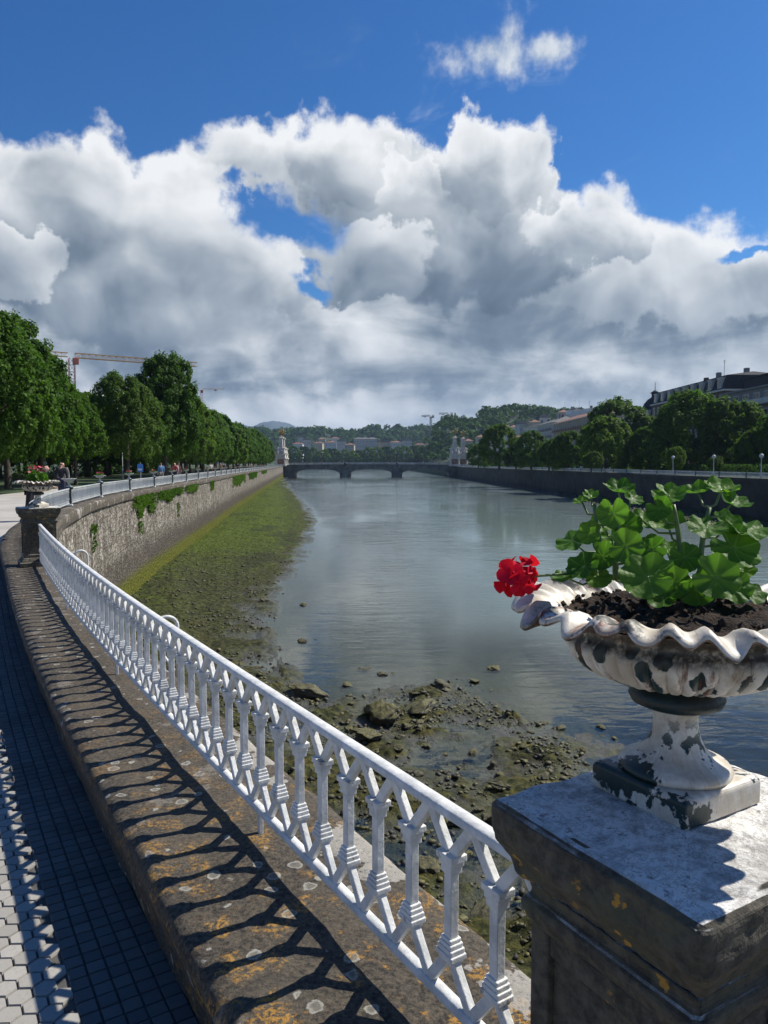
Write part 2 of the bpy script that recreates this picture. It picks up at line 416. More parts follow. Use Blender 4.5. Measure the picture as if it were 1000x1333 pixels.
def ashlar(T, b):
    """rough stone courses; along = uv.x metres of wall, height = uv.y"""
    uv = T.new('ShaderNodeUVMap').outputs[0]
    u, h, _ = T.sep(uv)
    wob = T.noise(T.xyz(u, h), 1.8, 4, 0.6, col=True)
    q = T.v('ADD', T.xyz(u, h), T.v('SCALE', T.v('SUBTRACT', wob, (.5, .5, .5)), sc=0.34))
    br = T.new('ShaderNodeTexBrick'); br.offset = 0.5
    T.put(br.inputs['Vector'], q); br.inputs['Scale'].default_value = 1.0
    br.inputs['Brick Width'].default_value = 0.46; br.inputs['Row Height'].default_value = 0.26
    br.inputs['Mortar Size'].default_value = 0.022; br.inputs['Mortar Smooth'].default_value = 0.3; br.inputs['Bias'].default_value = 0.0
    br.inputs['Color1'].default_value = (0, 0, 0, 1); br.inputs['Color2'].default_value = (1, 1, 1, 1); br.inputs['Mortar'].default_value = (.5, .5, .5, 1)
    f = T.noise(T.xyz(u, h), 7, 6, 0.7); n = T.noise(T.xyz(u, h), 0.5, 5, 0.6)
    vq = T.v('ADD', T.xyz(T.m('MULTIPLY', u, 3.0), T.m('MULTIPLY', h, 6.0)), T.v('SCALE', T.noise(T.xyz(u, h), 3.5, 4, 0.7, col=True), sc=1.5))
    cell = T.sep(T.voro(vq, 1.0, out='Color'))[0]; gap = T.ss(T.voro(vq, 1.0, feature='DISTANCE_TO_EDGE'), 0.10, 0.02)
    st = T.noise(T.xyz(T.m('MULTIPLY', u, 2.2), T.m('MULTIPLY', h, 0.35)), 1.0, 5, 0.65)
    c = T.mix(T.m('MULTIPLY_ADD', cell, 0.75, T.m('MULTIPLY', T.m('SUBTRACT', f, .2), 0.55)), (.075, .062, .048), (.50, .46, .39))
    c = T.mix(T.ss(T.noise(T.xyz(u, h), 2.6, 6, 0.72), 0.50, 0.60), c, (.60, .57, .51))
    c = T.mix(T.m('MULTIPLY', T.ss(T.m('ADD', st, T.m('MULTIPLY', f, .4)), 0.62, 0.80), 0.6), c, (.075, .062, .05))
    c = T.mix(T.m('MULTIPLY', gap, 0.5), c, (.055, .048, .04))
    ch = T.noise(T.xyz(u, h), 4.6, 6, 0.75, 0.6); c = T.mix(T.m('MULTIPLY', T.ss(ch, 0.56, 0.66), 0.75), c, (.07, .06, .048))
    mh = T.m('ADD', h, T.m('MULTIPLY', T.m('SUBTRACT', n, 0.5), 1.1))
    far = T.ss(u, 35, 75)
    c = T.mix(T.m('MULTIPLY', T.ss(mh, -1.7, -2.9), T.m('MULTIPLY_ADD', far, 0.15, 0.72)), c, (.060, .050, .041))  # tide-dark courses
    c = T.mix(T.m('MULTIPLY', T.ss(u, 18, 50), T.m('MULTIPLY_ADD', f, .5, .12)), c, (.095, .080, .064))   # darker brown along the farther stretch of wall
    gh = T.m('ADD', h, T.m('MULTIPLY', T.m('SUBTRACT', f, 0.5), 0.8))
    c = T.mix(T.ss(gh, -3.15, -3.75), c, T.mix(T.ss(f, .35, .65), (.050, .058, .008), (.165, .17, .025)))                 # weed line
    T.put(b.inputs['Base Color'], c); b.inputs['Roughness'].default_value = 0.95; b.inputs['Specular IOR Level'].default_value = 0.15
    bump(T, b, T.m('ADD', T.m('SUBTRACT', T.m('MULTIPLY', f, 0.6), gap), T.m('MULTIPLY', cell, .5)), 1.0, 0.07)
MATS['ashlar'] = mat('river_wall_stone', ashlar)
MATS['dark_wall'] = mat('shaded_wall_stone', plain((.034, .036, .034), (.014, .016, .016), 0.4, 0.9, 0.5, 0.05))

def stone_ped(T, b):
    p = T.coord; n = T.noise(p, 5, 6, 0.65); f = T.noise(p, 40, 6, 0.7); k = T.noise(p, 26, 6, 0.8, 0.25)
    nz = T.sep(T.geo.outputs['Normal'])[2]
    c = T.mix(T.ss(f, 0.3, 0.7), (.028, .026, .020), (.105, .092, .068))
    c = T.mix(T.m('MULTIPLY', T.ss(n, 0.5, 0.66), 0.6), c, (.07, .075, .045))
    o = T.m('MULTIPLY', T.ss(T.voro(T.v('ADD', p, T.v('SCALE', T.noise(p, 60, 3, .6, col=True), sc=.05)), 20, dim='3D'), 0.24, 0.16), T.ss(n, 0.5, 0.58))
    c = T.mix(T.m('MULTIPLY', o, 0.85), c, (.42, .22, .03))
    tc = T.mix(T.ss(T.m('ADD', T.m('MULTIPLY', f, .5), T.m('MULTIPLY', n, .5)), 0.38, 0.56), (.36, .35, .33), (.72, .71, .68))    # weathered pale upper face, its colour raised further for sunlit brightness
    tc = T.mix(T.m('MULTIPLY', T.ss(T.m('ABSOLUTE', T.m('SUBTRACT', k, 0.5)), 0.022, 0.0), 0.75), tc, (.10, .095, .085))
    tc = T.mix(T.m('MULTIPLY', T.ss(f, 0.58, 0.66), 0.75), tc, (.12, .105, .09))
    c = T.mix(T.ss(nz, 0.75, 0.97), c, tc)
    T.put(b.inputs['Base Color'], c); b.inputs['Roughness'].default_value = 0.85
    bump(T, b, T.m('ADD', n, T.m('MULTIPLY', f, 0.6)), 0.8, 0.012)
MATS['ped'] = mat('old_pedestal_stone', stone_ped)

def urn_paint(T, b):
    p = T.coord; x, y, z = T.sep(p); n = T.noise(p, 16, 6, 0.65); f = T.noise(p, 60, 5, 0.7); g = T.noise(p, 7, 4, 0.6)
    base = T.mix(T.ss(n, 0.35, 0.65), (.46, .40, .31), (.70, .66, .58))
    base = T.mix(T.m('MULTIPLY', T.ss(f, 0.60, 0.74), 0.5), base, (.32, .24, .17))
    th = T.m('ARCTAN2', y, x)
    # flaked paint showing the old dark green coat, mostly on the gadroons and the foot
    fl = T.voro(T.v('ADD', T.xyz(T.m('MULTIPLY', th, 5.2), T.m('MULTIPLY', z, 18), 0), T.v('SCALE', T.noise(p, 40, 3, 0.6, col=True), sc=0.5)), 1.0, dim='2D')
    fc = T.sep(T.voro(T.v('ADD', T.xyz(T.m('MULTIPLY', th, 5.2), T.m('MULTIPLY', z, 18), 0), T.v('SCALE', T.noise(p, 40, 3, 0.6, col=True), sc=0.5)), 1.0, out='Color', dim='2D'))[0]
    chip = T.m('MULTIPLY', T.ss(fl, 0.37, 0.33), T.ss(fc, 0.26, 0.30))
    chip = T.m('MULTIPLY', chip, T.m('MULTIPLY', T.ss(z, 0.205, 0.225), T.ss(z, 0.335, 0.30)))
    chip2 = T.m('MULTIPLY', T.ss(T.m('ADD', g, T.m('MULTIPLY', f, .35)), 0.70, 0.72), T.ss(z, 0.19, 0.10))
    chip = T.m('MAXIMUM', chip, chip2)
    c = T.mix(chip, base, (.006, .028, .028))
    rust = T.m('MULTIPLY', T.ss(T.noise(T.xyz(T.m('MULTIPLY', th, 4.5), T.m('MULTIPLY', z, 5), 0), 2.0, 5, 0.65, dim='2D'), 0.55, 0.66), T.ss(f, 0.32, 0.58))
    rust = T.m('MULTIPLY', rust, T.lin(z, .17, .22, .25, 1.0))
    c = T.mix(T.m('MULTIPLY', rust, 0.85), c, T.mix(n, (.25, .07, .015), (.10, .035, .015)))
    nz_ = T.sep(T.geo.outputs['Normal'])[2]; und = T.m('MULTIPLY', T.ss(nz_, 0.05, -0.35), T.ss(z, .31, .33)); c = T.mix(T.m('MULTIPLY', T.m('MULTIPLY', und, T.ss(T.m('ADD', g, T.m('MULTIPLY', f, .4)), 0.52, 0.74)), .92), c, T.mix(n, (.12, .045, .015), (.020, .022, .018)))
    grime = T.m('MULTIPLY', T.ss(T.m('ABSOLUTE', T.m('SUBTRACT', z, 0.310)), 0.034, 0.006), T.ss(T.m('ADD', f, T.m('MULTIPLY', n, .5)), 0.50, 0.80))
    c = T.mix(T.m('MULTIPLY', grime, 0.95), c, (.022, .020, .016))
    c = T.mix(T.m('MULTIPLY', T.m('MULTIPLY', T.ss(z, .315, .34), T.ss(T.m('ADD', g, T.m('MULTIPLY', f, .3)), 0.68, 0.74)), .9), c, (.028, .034, .030))
    T.put(b.inputs['Base Color'], c); b.inputs['Roughness'].default_value = 0.45
    bump(T, b, T.m('ADD', T.m('MULTIPLY', chip, -1.0), T.m('MULTIPLY', f, 0.5)), 0.6, 0.003)
MATS['urn'] = mat('flaking_white_paint', urn_paint)
MATS['ring'] = mat('old_green_paint', plain((.005, .020, .021), (.003, .008, .009), 25, 0.45, 0.4, 0.003))
MATS['soil'] = mat('potting_soil', plain((.055, .032, .018), (.012, .008, .006), 60, 0.95, 1.0, 0.012))
MATS['petal'] = mat('red_petal', leafy((.52, .006, .028), (.80, .018, .065), 0.35, 0.5, 30))
def gleaf(T, b):
    leafy((.050, .135, .020), (.14, .27, .045), 0.5, 0.5, 18, 0.22, True)(T, b)
    bump(T, b, T.voro(T.coord, 130, dim='3D'), 0.35, 0.003)
MATS['gleaf'] = mat('geranium_leaf', gleaf)
MATS['gstem'] = mat('geranium_stem', plain((.13, .21, .06), (.09, .14, .05), 40, 0.5, 0))

def paver(T, b):
    p = T.coord; rp = T.geo.outputs['Random Per Island']; f = T.noise(p, 60, 4, 0.7); n = T.noise(p, 0.9, 4, 0.6)
    c = T.mix(rp, (.27, .255, .23), (.36, .345, .315))
    c = T.mix(T.m('MULTIPLY', T.ss(f, 0.45, 0.75), 0.4), c, (.22, .21, .19))
    c = T.mix(T.m('MULTIPLY', T.ss(n, 0.55, 0.75), 0.35), c, (.20, .19, .17))
    T.put(b.inputs['Base Color'], c); b.inputs['Roughness'].default_value = 0.85; bump(T, b, f, 0.5, 0.003)
MATS['paver'] = mat('hexagon_paver', paver)
MATS['joint'] = mat('paver_joint', plain((.092, .088, .082), (.07, .068, .064), 20, 0.95, 0.4))
def gtile(T, b):
    r_ = T.geo.outputs['Random Per Island']; f = T.noise(T.coord, 50, 4, .7); n = T.noise(T.coord, 2.2, 5, .65)
    c = T.mix(r_, (.075, .076, .078), (.125, .122, .116)); c = T.mix(T.m('MULTIPLY', T.ss(n, .5, .68), .6), c, (.045, .045, .043)); c = T.mix(T.m('MULTIPLY', f, .3), c, (.16, .15, .13))
    T.put(b.inputs['Base Color'], c); b.inputs['Roughness'].default_value = .85; bump(T, b, f, .4, .003)
MATS['gtile'] = mat('grey_tile', gtile)
MATS['plaza'] = mat('pale_promenade', plain((.42, .395, .36), (.33, .31, .28), 0.7, 0.85, 0.3, 0.01))
MATS['park'] = mat('shaded_lawn', plain((.040, .075, .022), (.022, .036, .014), 0.35, 0.95, 0.6, 0.04))
MATS['land'] = mat('far_land', plain((.05, .075, .035), (.035, .05, .03), 0.01, 0.95, 0))

def mud(T, b):
    p = T.coord; x, y, z = T.sep(p); n = T.noise(p, 0.35, 6, 0.62); f = T.noise(p, 5, 7, 0.7); g = T.noise(p, 1.3, 6, 0.66)
    c = T.mix(T.ss(f, 0.32, 0.68), (.010, .011, .006), (.070, .064, .034))
    wet = T.ss(T.m('ADD', z, T.m('MULTIPLY', T.m('SUBTRACT', f, .5), .08)), -4.93, -4.82)
    c = T.mix(T.m('SUBTRACT', 1.0, wet), c, (.060, .062, .054))
    hi = T.m('ADD', T.m('MULTIPLY', T.m('ADD', z, 4.93), 0.75), T.m('MULTIPLY', T.m('SUBTRACT', g, 0.5), 2.0))
    alg = T.m('MULTIPLY', T.ss(hi, -0.12, 0.30), T.ss(f, 0.26, 0.54))
    c = T.mix(T.m('MULTIPLY', alg, 0.9), c, T.mix(T.ss(f, 0.36, 0.64), (.010, .022, .003), (.090, .125, .010)))
    far = T.m('MULTIPLY', T.ss(y, 30, 60), T.ss(T.noise(p, 0.55, 6, 0.7), 0.36, 0.60))
    c = T.mix(T.m('MULTIPLY', T.m('MULTIPLY', far, T.ss(hi, 0.12, 0.5)), 0.6), c, T.mix(T.ss(f, 0.36, 0.64), (.018, .036, .004), (.112, .148, .012)))
    olive = T.m('MULTIPLY', T.ss(T.noise(p, 0.9, 6, 0.7), 0.40, 0.56), T.ss(y, 32, 22))
    c = T.mix(T.m('MULTIPLY', T.m('MULTIPLY', olive, wet), 0.8), c, T.mix(T.ss(f, 0.35, 0.65), (.028, .026, .006), (.150, .130, .026)))
    c = T.mix(T.m('MULTIPLY', T.ss(T.noise(T.v('MULTIPLY', p, (.22, .10, 1)), 1.0, 6, 0.7), 0.50, 0.62), 0.65), c, (.022, .026, .012))
    c = T.mix(T.m('MULTIPLY', T.m('MULTIPLY', T.ss(y, 62, 36), T.ss(T.noise(p, 1.3, 6, .72), .40, .54)), .85), c, T.mix(T.ss(f, .4, .62), (.014, .018, .007), (.075, .075, .030)))
    T.put(b.inputs['Base Color'], c); T.put(b.inputs['Roughness'], T.m('MULTIPLY_ADD', wet, 0.45, 0.35))
    T.put(b.inputs['Specular IOR Level'], T.m('MULTIPLY_ADD', wet, -0.38, 0.5)); bump(T, b, T.m('ADD', f, T.m('MULTIPLY', T.noise(p, 22, 4, .7), .4)), 1.0, 0.09)
MATS['mud'] = mat('weedy_mud', mud)
def mossrock(T, b):
    p = T.coord; f = T.noise(p, 6, 6, 0.7); nz = T.sep(T.geo.outputs['Normal'])[2]
    r = T.new('ShaderNodeObjectInfo').outputs['Random']
    c = T.mix(f, (.020, .019, .015), (.10, .09, .07))
    w = T.m('MULTIPLY', T.ss(T.m('ADD', nz, T.m('MULTIPLY', f, 0.8)), 0.55, 1.05), T.m('MULTIPLY_ADD', r, 0.6, 0.4))
    c = T.mix(w, c, T.mix(T.ss(f, .35, .65), (.030, .030, .006), (.155, .14, .026)))
    T.put(b.inputs['Base Color'], c); b.inputs['Roughness'].default_value = 0.6; bump(T, b, f, 1.0, 0.04)
MATS['rock'] = mat('weedy_rock', mossrock)
MATS['pebble'] = mat('river_stone', plain((.075, .068, .050), (.016, .016, .011), 1.5, 0.7, 0.4))

def water(T, b):
    p = T.coord; x, y, z = T.sep(p)
    dep = T.new('ShaderNodeAttribute'); dep.attribute_name = 'depth'; d = dep.outputs['Fac']
    nt = T.n; fr = T.new('ShaderNodeFresnel'); fr.inputs[0].default_value = 1.40
    gl = T.new('ShaderNodeBsdfGlossy'); T.put(gl.inputs['Roughness'], T.lin(y, 15, 200, 0.025, 0.10)); gl.inputs[0].default_value = (.92, .96, .95, 1)
    tr = T.new('ShaderNodeBsdfTransparent'); tr.inputs[0].default_value = (.80, .84, .76, 1)
    df = T.new('ShaderNodeBsdfDiffuse'); T.put(df.inputs[0], T.mix(T.ss(d, 0.1, 0.9), (.10, .108, .09), (.180, .232, .232)))
    mb = T.new('ShaderNodeMixShader'); T.put(mb.inputs[0], T.ss(d, 0.0, 0.55)); T.l.new(tr.outputs[0], mb.inputs[1]); T.l.new(df.outputs[0], mb.inputs[2])
    mx = T.new('ShaderNodeMixShader'); T.l.new(fr.outputs[0], mx.inputs[0]); T.l.new(mb.outputs[0], mx.inputs[1]); T.l.new(gl.outputs[0], mx.inputs[2])
    T.l.new(mx.outputs[0], T.out.inputs[0])
    w1 = T.noise(T.v('MULTIPLY', T.v('ADD', p, T.v('SCALE', T.noise(p, .4, 2, .5, col=True), sc=.8)), (0.55, 1.9, 1)), 1.15, 4, 0.5, 0.5)
    w2 = T.noise(T.v('MULTIPLY', p, (0.30, 1.0, 1)), 0.45, 3, 0.5, 0.3)
    calm = T.m('MULTIPLY_ADD', T.ss(T.noise(T.v('MULTIPLY', p, (0.05, 0.018, 1)), 1.0, 3, 0.6), 0.40, 0.58), 0.85, 0.15)
    calm = T.m('MULTIPLY', calm, T.m('MULTIPLY_ADD', T.ss(d, 0.0, 0.12), 0.8, 0.2))
    h = T.m('MULTIPLY', T.m('ADD', w1, T.m('MULTIPLY', w2, 1.6)), calm)
    nd = T.new('ShaderNodeBump'); T.put(nd.inputs['Height'], h); nd.inputs['Strength'].default_value = 0.55; nd.inputs['Distance'].default_value = 0.085
    for k in (fr, gl): T.l.new(nd.outputs[0], k.inputs['Normal'])
    T.l.new(nd.outputs[0], df.inputs['Normal'])
MATS['water'] = mat('river_water', water)

MATS['bark'] = mat('tree_bark', plain((.085, .070, .055), (.035, .028, .022), 3, 0.9, 0.8, 0.03))
MATS['leaf_a'] = mat('leaf_deep_green', leafy((.030, .074, .012), (.092, .175, .022), 0.40))
MATS['leaf_b'] = mat('leaf_dull_green', leafy((.050, .098, .022), (.120, .190, .040), 0.50))
MATS['leaf_c'] = mat('leaf_yellow_green', leafy((.055, .115, .018), (.140, .215, .030), 0.50))
MATS['leaf_r'] = mat('leaf_river_green', leafy((.040, .092, .016), (.110, .190, .030), 0.50))
MATS['leaf_far'] = mat('leaf_far_green', leafy((.024, .060, .020), (.070, .125, .030), 0.28, big=0.03, spec=0.03))
MATS['ivy'] = mat('wall_ivy', leafy((.035, .085, .012), (.11, .19, .028), 0.4))

# ================================================================ the setting
ZC, ZW = 0.30, -4.95                       # top of the coping, river level
def smooth_path(pts, n_straight, step=0.25):
    """Catmull-Rom through plan points; the first n_straight spans stay straight"""
    out = []
    for i in range(len(pts) - 1):
        a, b = Vector(pts[i]), Vector(pts[i + 1]); L = (b - a).length; k = max(2, int(L / step))
        p0 = Vector(pts[i - 1]) if i else a - (b - a); p3 = Vector(pts[i + 2]) if i + 2 < len(pts) else b + (b - a)
        for j in range(k):
            t = j / k
            if i < n_straight:
                bow = 0.115 * math.sin(PI * t) if i == n_straight - 1 else 0.0      # the balustrade bows gently towards the land
                nrm = Vector((-(b - a).y, (b - a).x)).normalized(); out.append(a.lerp(b, t) + nrm * bow); continue
            out.append(0.5 * ((2 * a) + (b - p0) * t + (2 * p0 - 5 * a + 4 * b - p3) * t * t + (3 * a - p0 - 3 * b + p3) * t ** 3))
    out.append(Vector(pts[-1])); return out
P0 = Vector((.470, 1.190)); P1v = at(52, 735, ZC); P1 = Vector((P1v.x, P1v.y))
dirn = (P1 - P0).normalized()
RAILPTS = [tuple(P0 - dirn * 16), tuple(P0 - dirn * 6), tuple(P0), tuple(P1), (-7.0, 14.6), (-8.75, 19.2), (-9.85, 22.9), (-10.7, 26), (-11.75, 31.5), (-12.7, 38),
           (-13.5, 45), (-14.6, 54), (-16.4, 70), (-20.0, 100), (-30.6, 196), (-47.4, 345)]
PATH = smooth_path(RAILPTS, 3)
ARC = [0.0]
for a, b in zip(PATH, PATH[1:]): ARC.append(ARC[-1] + (b - a).length)
ARCN = np.array(ARC); PX = np.array([p.x for p in PATH]); PY = np.array([p.y for p in PATH])
def pos(s): return Vector((float(np.interp(s, ARCN, PX)), float(np.interp(s, ARCN, PY))))
def heading(s):
    d = pos(s + 0.4) - pos(s - 0.4); return d.normalized()
def side(s, off, z=0.0):                   # off > 0: towards the promenade
    p = pos(s); d = heading(s); return Vector((p.x - d.y * off, p.y + d.x * off, z))
S0 = float(ARCN[np.argmin((PX - P0.x) ** 2 + (PY - P0.y) ** 2)]); S1 = S0 + (P1 - P0).length
SEND = ARC[-1]
def s_at_y(y): return float(np.interp(y, PY, ARCN))
def sweep(name, svals, prof, material, parent=None, jit=0.0, seed=0, uv=False, smooth=False, flat_uv=None):
    """prof(s) -> list of (off, z)"""
    P = np.zeros((len(svals), len(prof(svals[0])), 3))
    for i, s in enumerate(svals):
        for j, (o, z) in enumerate(prof(s)):
            P[i, j] = side(s, o, z)
    if jit:
        a = np.arange(len(svals))[:, None] * 0.31 + 0 * P[:, :, 0]; b = np.arange(P.shape[1])[None, :] * 1.7 + seed + 0 * P[:, :, 0]
        for k in range(3): P[:, :, k] += jit * fbm2(a, b, 4, seed + k, 0.6)
    me = grid_mesh(name, P, material, smooth)
    if uv:
        l = me.uv_layers.new(name='UVMap'); r, c = P.shape[:2]
        U = np.repeat(np.array(svals)[:, None], c, 1); H = P[:, :, 2]
        vi = np.zeros(len(me.loops), np.int32); me.loops.foreach_get('vertex_index', vi)
        l.data.foreach_set('uv', np.stack([U.ravel()[vi], H.ravel()[vi]], -1).astype(np.float32).ravel())
    return link(name, me, parent)
def srange(a, b, step0, grow=1.0, stepmax=8.0):
    r = [a]; st = step0
    while r[-1] < b: r.append(r[-1] + st); st = min(st * grow, stepmax)
    r[-1] = b; return r

# ---- shore, mud and water
SHORE = [(-47, 345), (-29, 220), (-20.5, 172), (-11.3, 112), (-7.2, 83), (-6.4, 66), (-5.6, 50), (-5.9, 43), (-5.9, 38), (-5.5, 31.6), (-4.9, 28), (-4.3, 25.5), (-3.2, 22.9),
         (-2.6, 21.6), (-1.6, 20.3), (-.7, 19.4), (.2, 20.2), (1.2, 21.2), (2.2, 21.6), (2.9, 19.6), (3.7, 17.9), (4.8, 16.6), (6.6, 15.4), (11, 12), (15, 5), (19, -10), (19, -40), (-120, -40), (-120, 345)]
def shore_dist(X, Y):
    X = np.asarray(X, float); Y = np.asarray(Y, float); best = np.full(X.shape, 1e9); ins = np.zeros(X.shape, bool)
    n = len(SHORE)
    for i in range(n):
        (ax, ay), (bx, by) = SHORE[i], SHORE[(i + 1) % n]
        dx, dy = bx - ax, by - ay; t = np.clip(((X - ax) * dx + (Y - ay) * dy) / (dx * dx + dy * dy), 0, 1)
        best = np.minimum(best, np.hypot(X - ax - t * dx, Y - ay - t * dy))
        c = ((ay > Y) != (by > Y)) & (X < (bx - ax) * (Y - ay) / ((by - ay) if by != ay else 1e-9) + ax)
        ins ^= c
    return np.where(ins, best, -best)
def mud_h(X, Y):
    d = shore_dist(X, Y); near = np.clip((27 - Y) / 9, 0, 1)
    sc = np.clip(Y / 30.0, 0.6, 6)
    d = d + fbm2(X / sc * .8, Y / sc * .5, 4, 3) * 0.55 * sc ** 0.6
    up = np.clip(d, 0, None); dn = np.clip(-d, 0, None)
    z = ZW + 0.012 + (0.10 * up * (1 - near) + 0.022 * up * near); z = np.minimum(z, ZW + 0.72)
    z = z - np.minimum(0.05 * dn, 1.3)
    k = np.clip(d + 1.2, 0.12, 1.0)
    far = np.clip(Y / 60, .6, 2.5)
    z = z + k * (0.060 * fbm2(X * 1.1, Y * .9, 5, 5, 0.6) + 0.035 * np.abs(fbm2(X * 4.5, Y * 4.0, 4, 9, 0.6)) + near * (.16 * np.clip(fbm2(X * .9 + 9, Y * .8, 4, 33, .6) - .30, 0, 1)))
    z = z - near * 0.20 * np.clip(fbm2(X * .55 + 4, Y * .55, 4, 15) + .1, 0, 1) * (d > 0)
    # shallow shelf of silt in front of the near shoal
    return z
rows = [4.0]
while rows[-1] < 350: rows.append(rows[-1] * 1.0082)
rows = np.array(rows); NC = 300
XL = np.array([pos(s_at_y(y)).x for y in rows]) + 0.0
uu = np.linspace(0, 1, NC) ** 1.15
Xg = XL[:, None] + uu[None, :] * (9.5 + 0.24 * rows)[:, None]; Yg = np.repeat(rows[:, None], NC, 1)
struct(link('mudflat', grid_mesh('mudflat', np.stack([Xg, Yg, mud_h(Xg, Yg)], -1), MATS['mud'])))
wr = np.concatenate([np.linspace(-60, 5, 14), np.array([5 * 1.022 ** i for i in range(1, 240)])]); wr = wr[wr < 838]
wx = np.linspace(0, 1, 150)
wl = np.array([pos(s_at_y(min(y, 344.9))).x if y > 1 else P0.x - 2 for y in wr]) - 0.3; wl = np.where(wr < 1, -6.0, wl) - np.clip(wr - 345, 0, 500) * .11
Xw = wl[:, None] + (wx ** 1.6)[None, :] * (101 - np.clip(wr, 0, 400) * 0.02 + np.clip(wr - 345, 0, 500) * .11)[:, None]; Yw = np.repeat(wr[:, None], 150, 1)
river_me = grid_mesh('river', np.stack([Xw, Yw, np.full(Xw.shape, ZW)], -1), MATS['water'])
at_ = river_me.attributes.new('depth', 'FLOAT', 'POINT')
at_.data.foreach_set('value', np.clip(ZW - mud_h(Xw, np.maximum(Yw, 4)), 0, 3).astype(np.float32).ravel())
struct(link('river', river_me))
bed = MB(); bed.add([(-130, -60, -6.3), (130, -60, -6.3), (130, 842, -6.3), (-130, 842, -6.3)], [(0, 1, 2, 3)]); struct(bed.build('riverbed', MATS['mud']))

# ---- left quay: wall and coping as one thing
def cop_in(s): return 0.435 + 0.03 * min(1, max(0, (s - S1) / 6))
def cop_out(s): return -(0.33 + 0.14 * min(1, max(0, (s - S0 - 6) / 8)))
quay = thing('quay_wall', 'curved pale rubble stone river wall with lichen covered coping on the left bank', 'wall', (0, 0, 0))
sv = srange(2.0, SEND, 0.25, 1.006, 3.0)
wz = np.concatenate([np.linspace(-0.02, -3.2, 12), np.linspace(-3.5, -5.3, 6)])
wall = sweep('wall', sv, lambda s: [(cop_out(s) + 0.09 + 0.035 * z * 1.0, z) for z in wz], MATS['ashlar'], quay, 0.018, 2, uv=True, smooth=True)
sv = srange(S0 - 9, S0 + 14, 0.07) ; sv2 = srange(S0 + 14, SEND, 0.6, 1.01, 3.0)
def cprof(s):
    a, b = cop_in(s), cop_out(s)
    r = [(a - .06, -.01), (a - .052, .08), (a - .036, .16), (a - .012, .22), (a, ZC - .045), (a - .012, ZC - .012), (a - .04, ZC)]
    m = 9; r += [(a - .045 + (b + .045 - a + .045) * k / m, ZC + .004 * math.sin(3.1 * k)) for k in range(1, m)]
    return r + [(b + .045, ZC), (b + .012, ZC - .012), (b, ZC - .045), (b + .004, .17), (b + .01, .02), (b + .03, -.03), (b + .14, -.03)]
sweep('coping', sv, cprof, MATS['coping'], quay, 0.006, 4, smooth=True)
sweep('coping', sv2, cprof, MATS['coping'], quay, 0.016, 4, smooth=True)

# ---- promenade: joints under tiles near the viewer, pale paving beyond
sv = srange(S0 - 9, S0 + 17, 0.3); TILE_W = 0.40
struct(sweep('pavement_bed', sv, lambda s: [(cop_in(s) - .09, -.004), (3.4, -.004)], MATS['joint']))
def plan_frame(s, off):
    p = side(s, off); d = heading(s); return p, d
tiles = MB(); prng0 = random.Random(8)
nrow = int(13 / .060); 
for i in range(-40, nrow):
    s = S0 + i * .0600
    d = heading(s); a0 = cop_in(s)
    for j in range(5):
        p = side(s, a0 - .03 + .0600 * j); gx = .0565 / 2; h = .006
        if i % 4 == 0: pass
        n = Vector((-d.y, d.x)); o = len(tiles.v); g2 = gx - .0025; c1 = .0 if i % 4 else .004
        q = [(p.x + d.x * a * g + n.x * b * g, p.y + d.y * a * g + n.y * b * g, z) for g, z in ((gx, -.004), (g2, h)) for a, b in ((-1, -1), (1, -1), (1, 1), (-1, 1))]
        tl = prng0.uniform(-.0012, .0012); q = q[:4] + [(a_, b_, c_ + tl + prng0.uniform(-.0005, .0005)) for a_, b_, c_ in q[4:]]
        tiles.add(q, [(4, 7, 6, 5), (0, 4, 5, 1), (1, 5, 6, 2), (2, 6, 7, 3), (3, 7, 4, 0)])
struct(tiles.build('pavement_tiles', MATS['gtile']))
hexm = MB(); hr = .0425; prng = random.Random(3)
for i in range(-50, int(15 / (hr * 1.5 * 2)) + 200):
    s = S0 + i * hr * 1.5
    if s > S0 + 15: break
    d = heading(s); n = Vector((-d.y, d.x)); a0 = .705
    for j in range(34):
        off = a0 + hr * math.sqrt(3) * (j + (i % 2) * .5)
        p = side(s, off); z0 = .004 + prng.uniform(-.0012, .0012)
        q = []
        for g, z in ((hr - .003, -.004), (hr - .0055, z0)):
            for k in range(6):
                t = k * PI / 3
                u, v = math.cos(t) * g, math.sin(t) * g
                q.append((p.x + d.x * u + n.x * v, p.y + d.y * u + n.y * v, z))
        hexm.add(q, [(6, 7, 8, 9, 10, 11)] + [(k, (k + 1) % 6, 6 + (k + 1) % 6, 6 + k) for k in range(6)])
struct(hexm.build('pavement_hexagons', MATS['paver']))
struct(sweep('promenade', srange(2.0, S0 + 14.6, 0.5), lambda s: [(3.35, .0), (7.5, .0)], MATS['plaza']))
struct(sweep('promenade', srange(S0 + 14.6, SEND, 0.8, 1.01, 4), lambda s: [(cop_in(s) - .09, .0), (7.5, .0)], MATS['plaza']))
pk = srange(2.0, SEND, 2.0)
struct(sweep('park_ground', pk, lambda s: [(7.45, -.012), (40, -.012), (400, -.02)], MATS['park']))
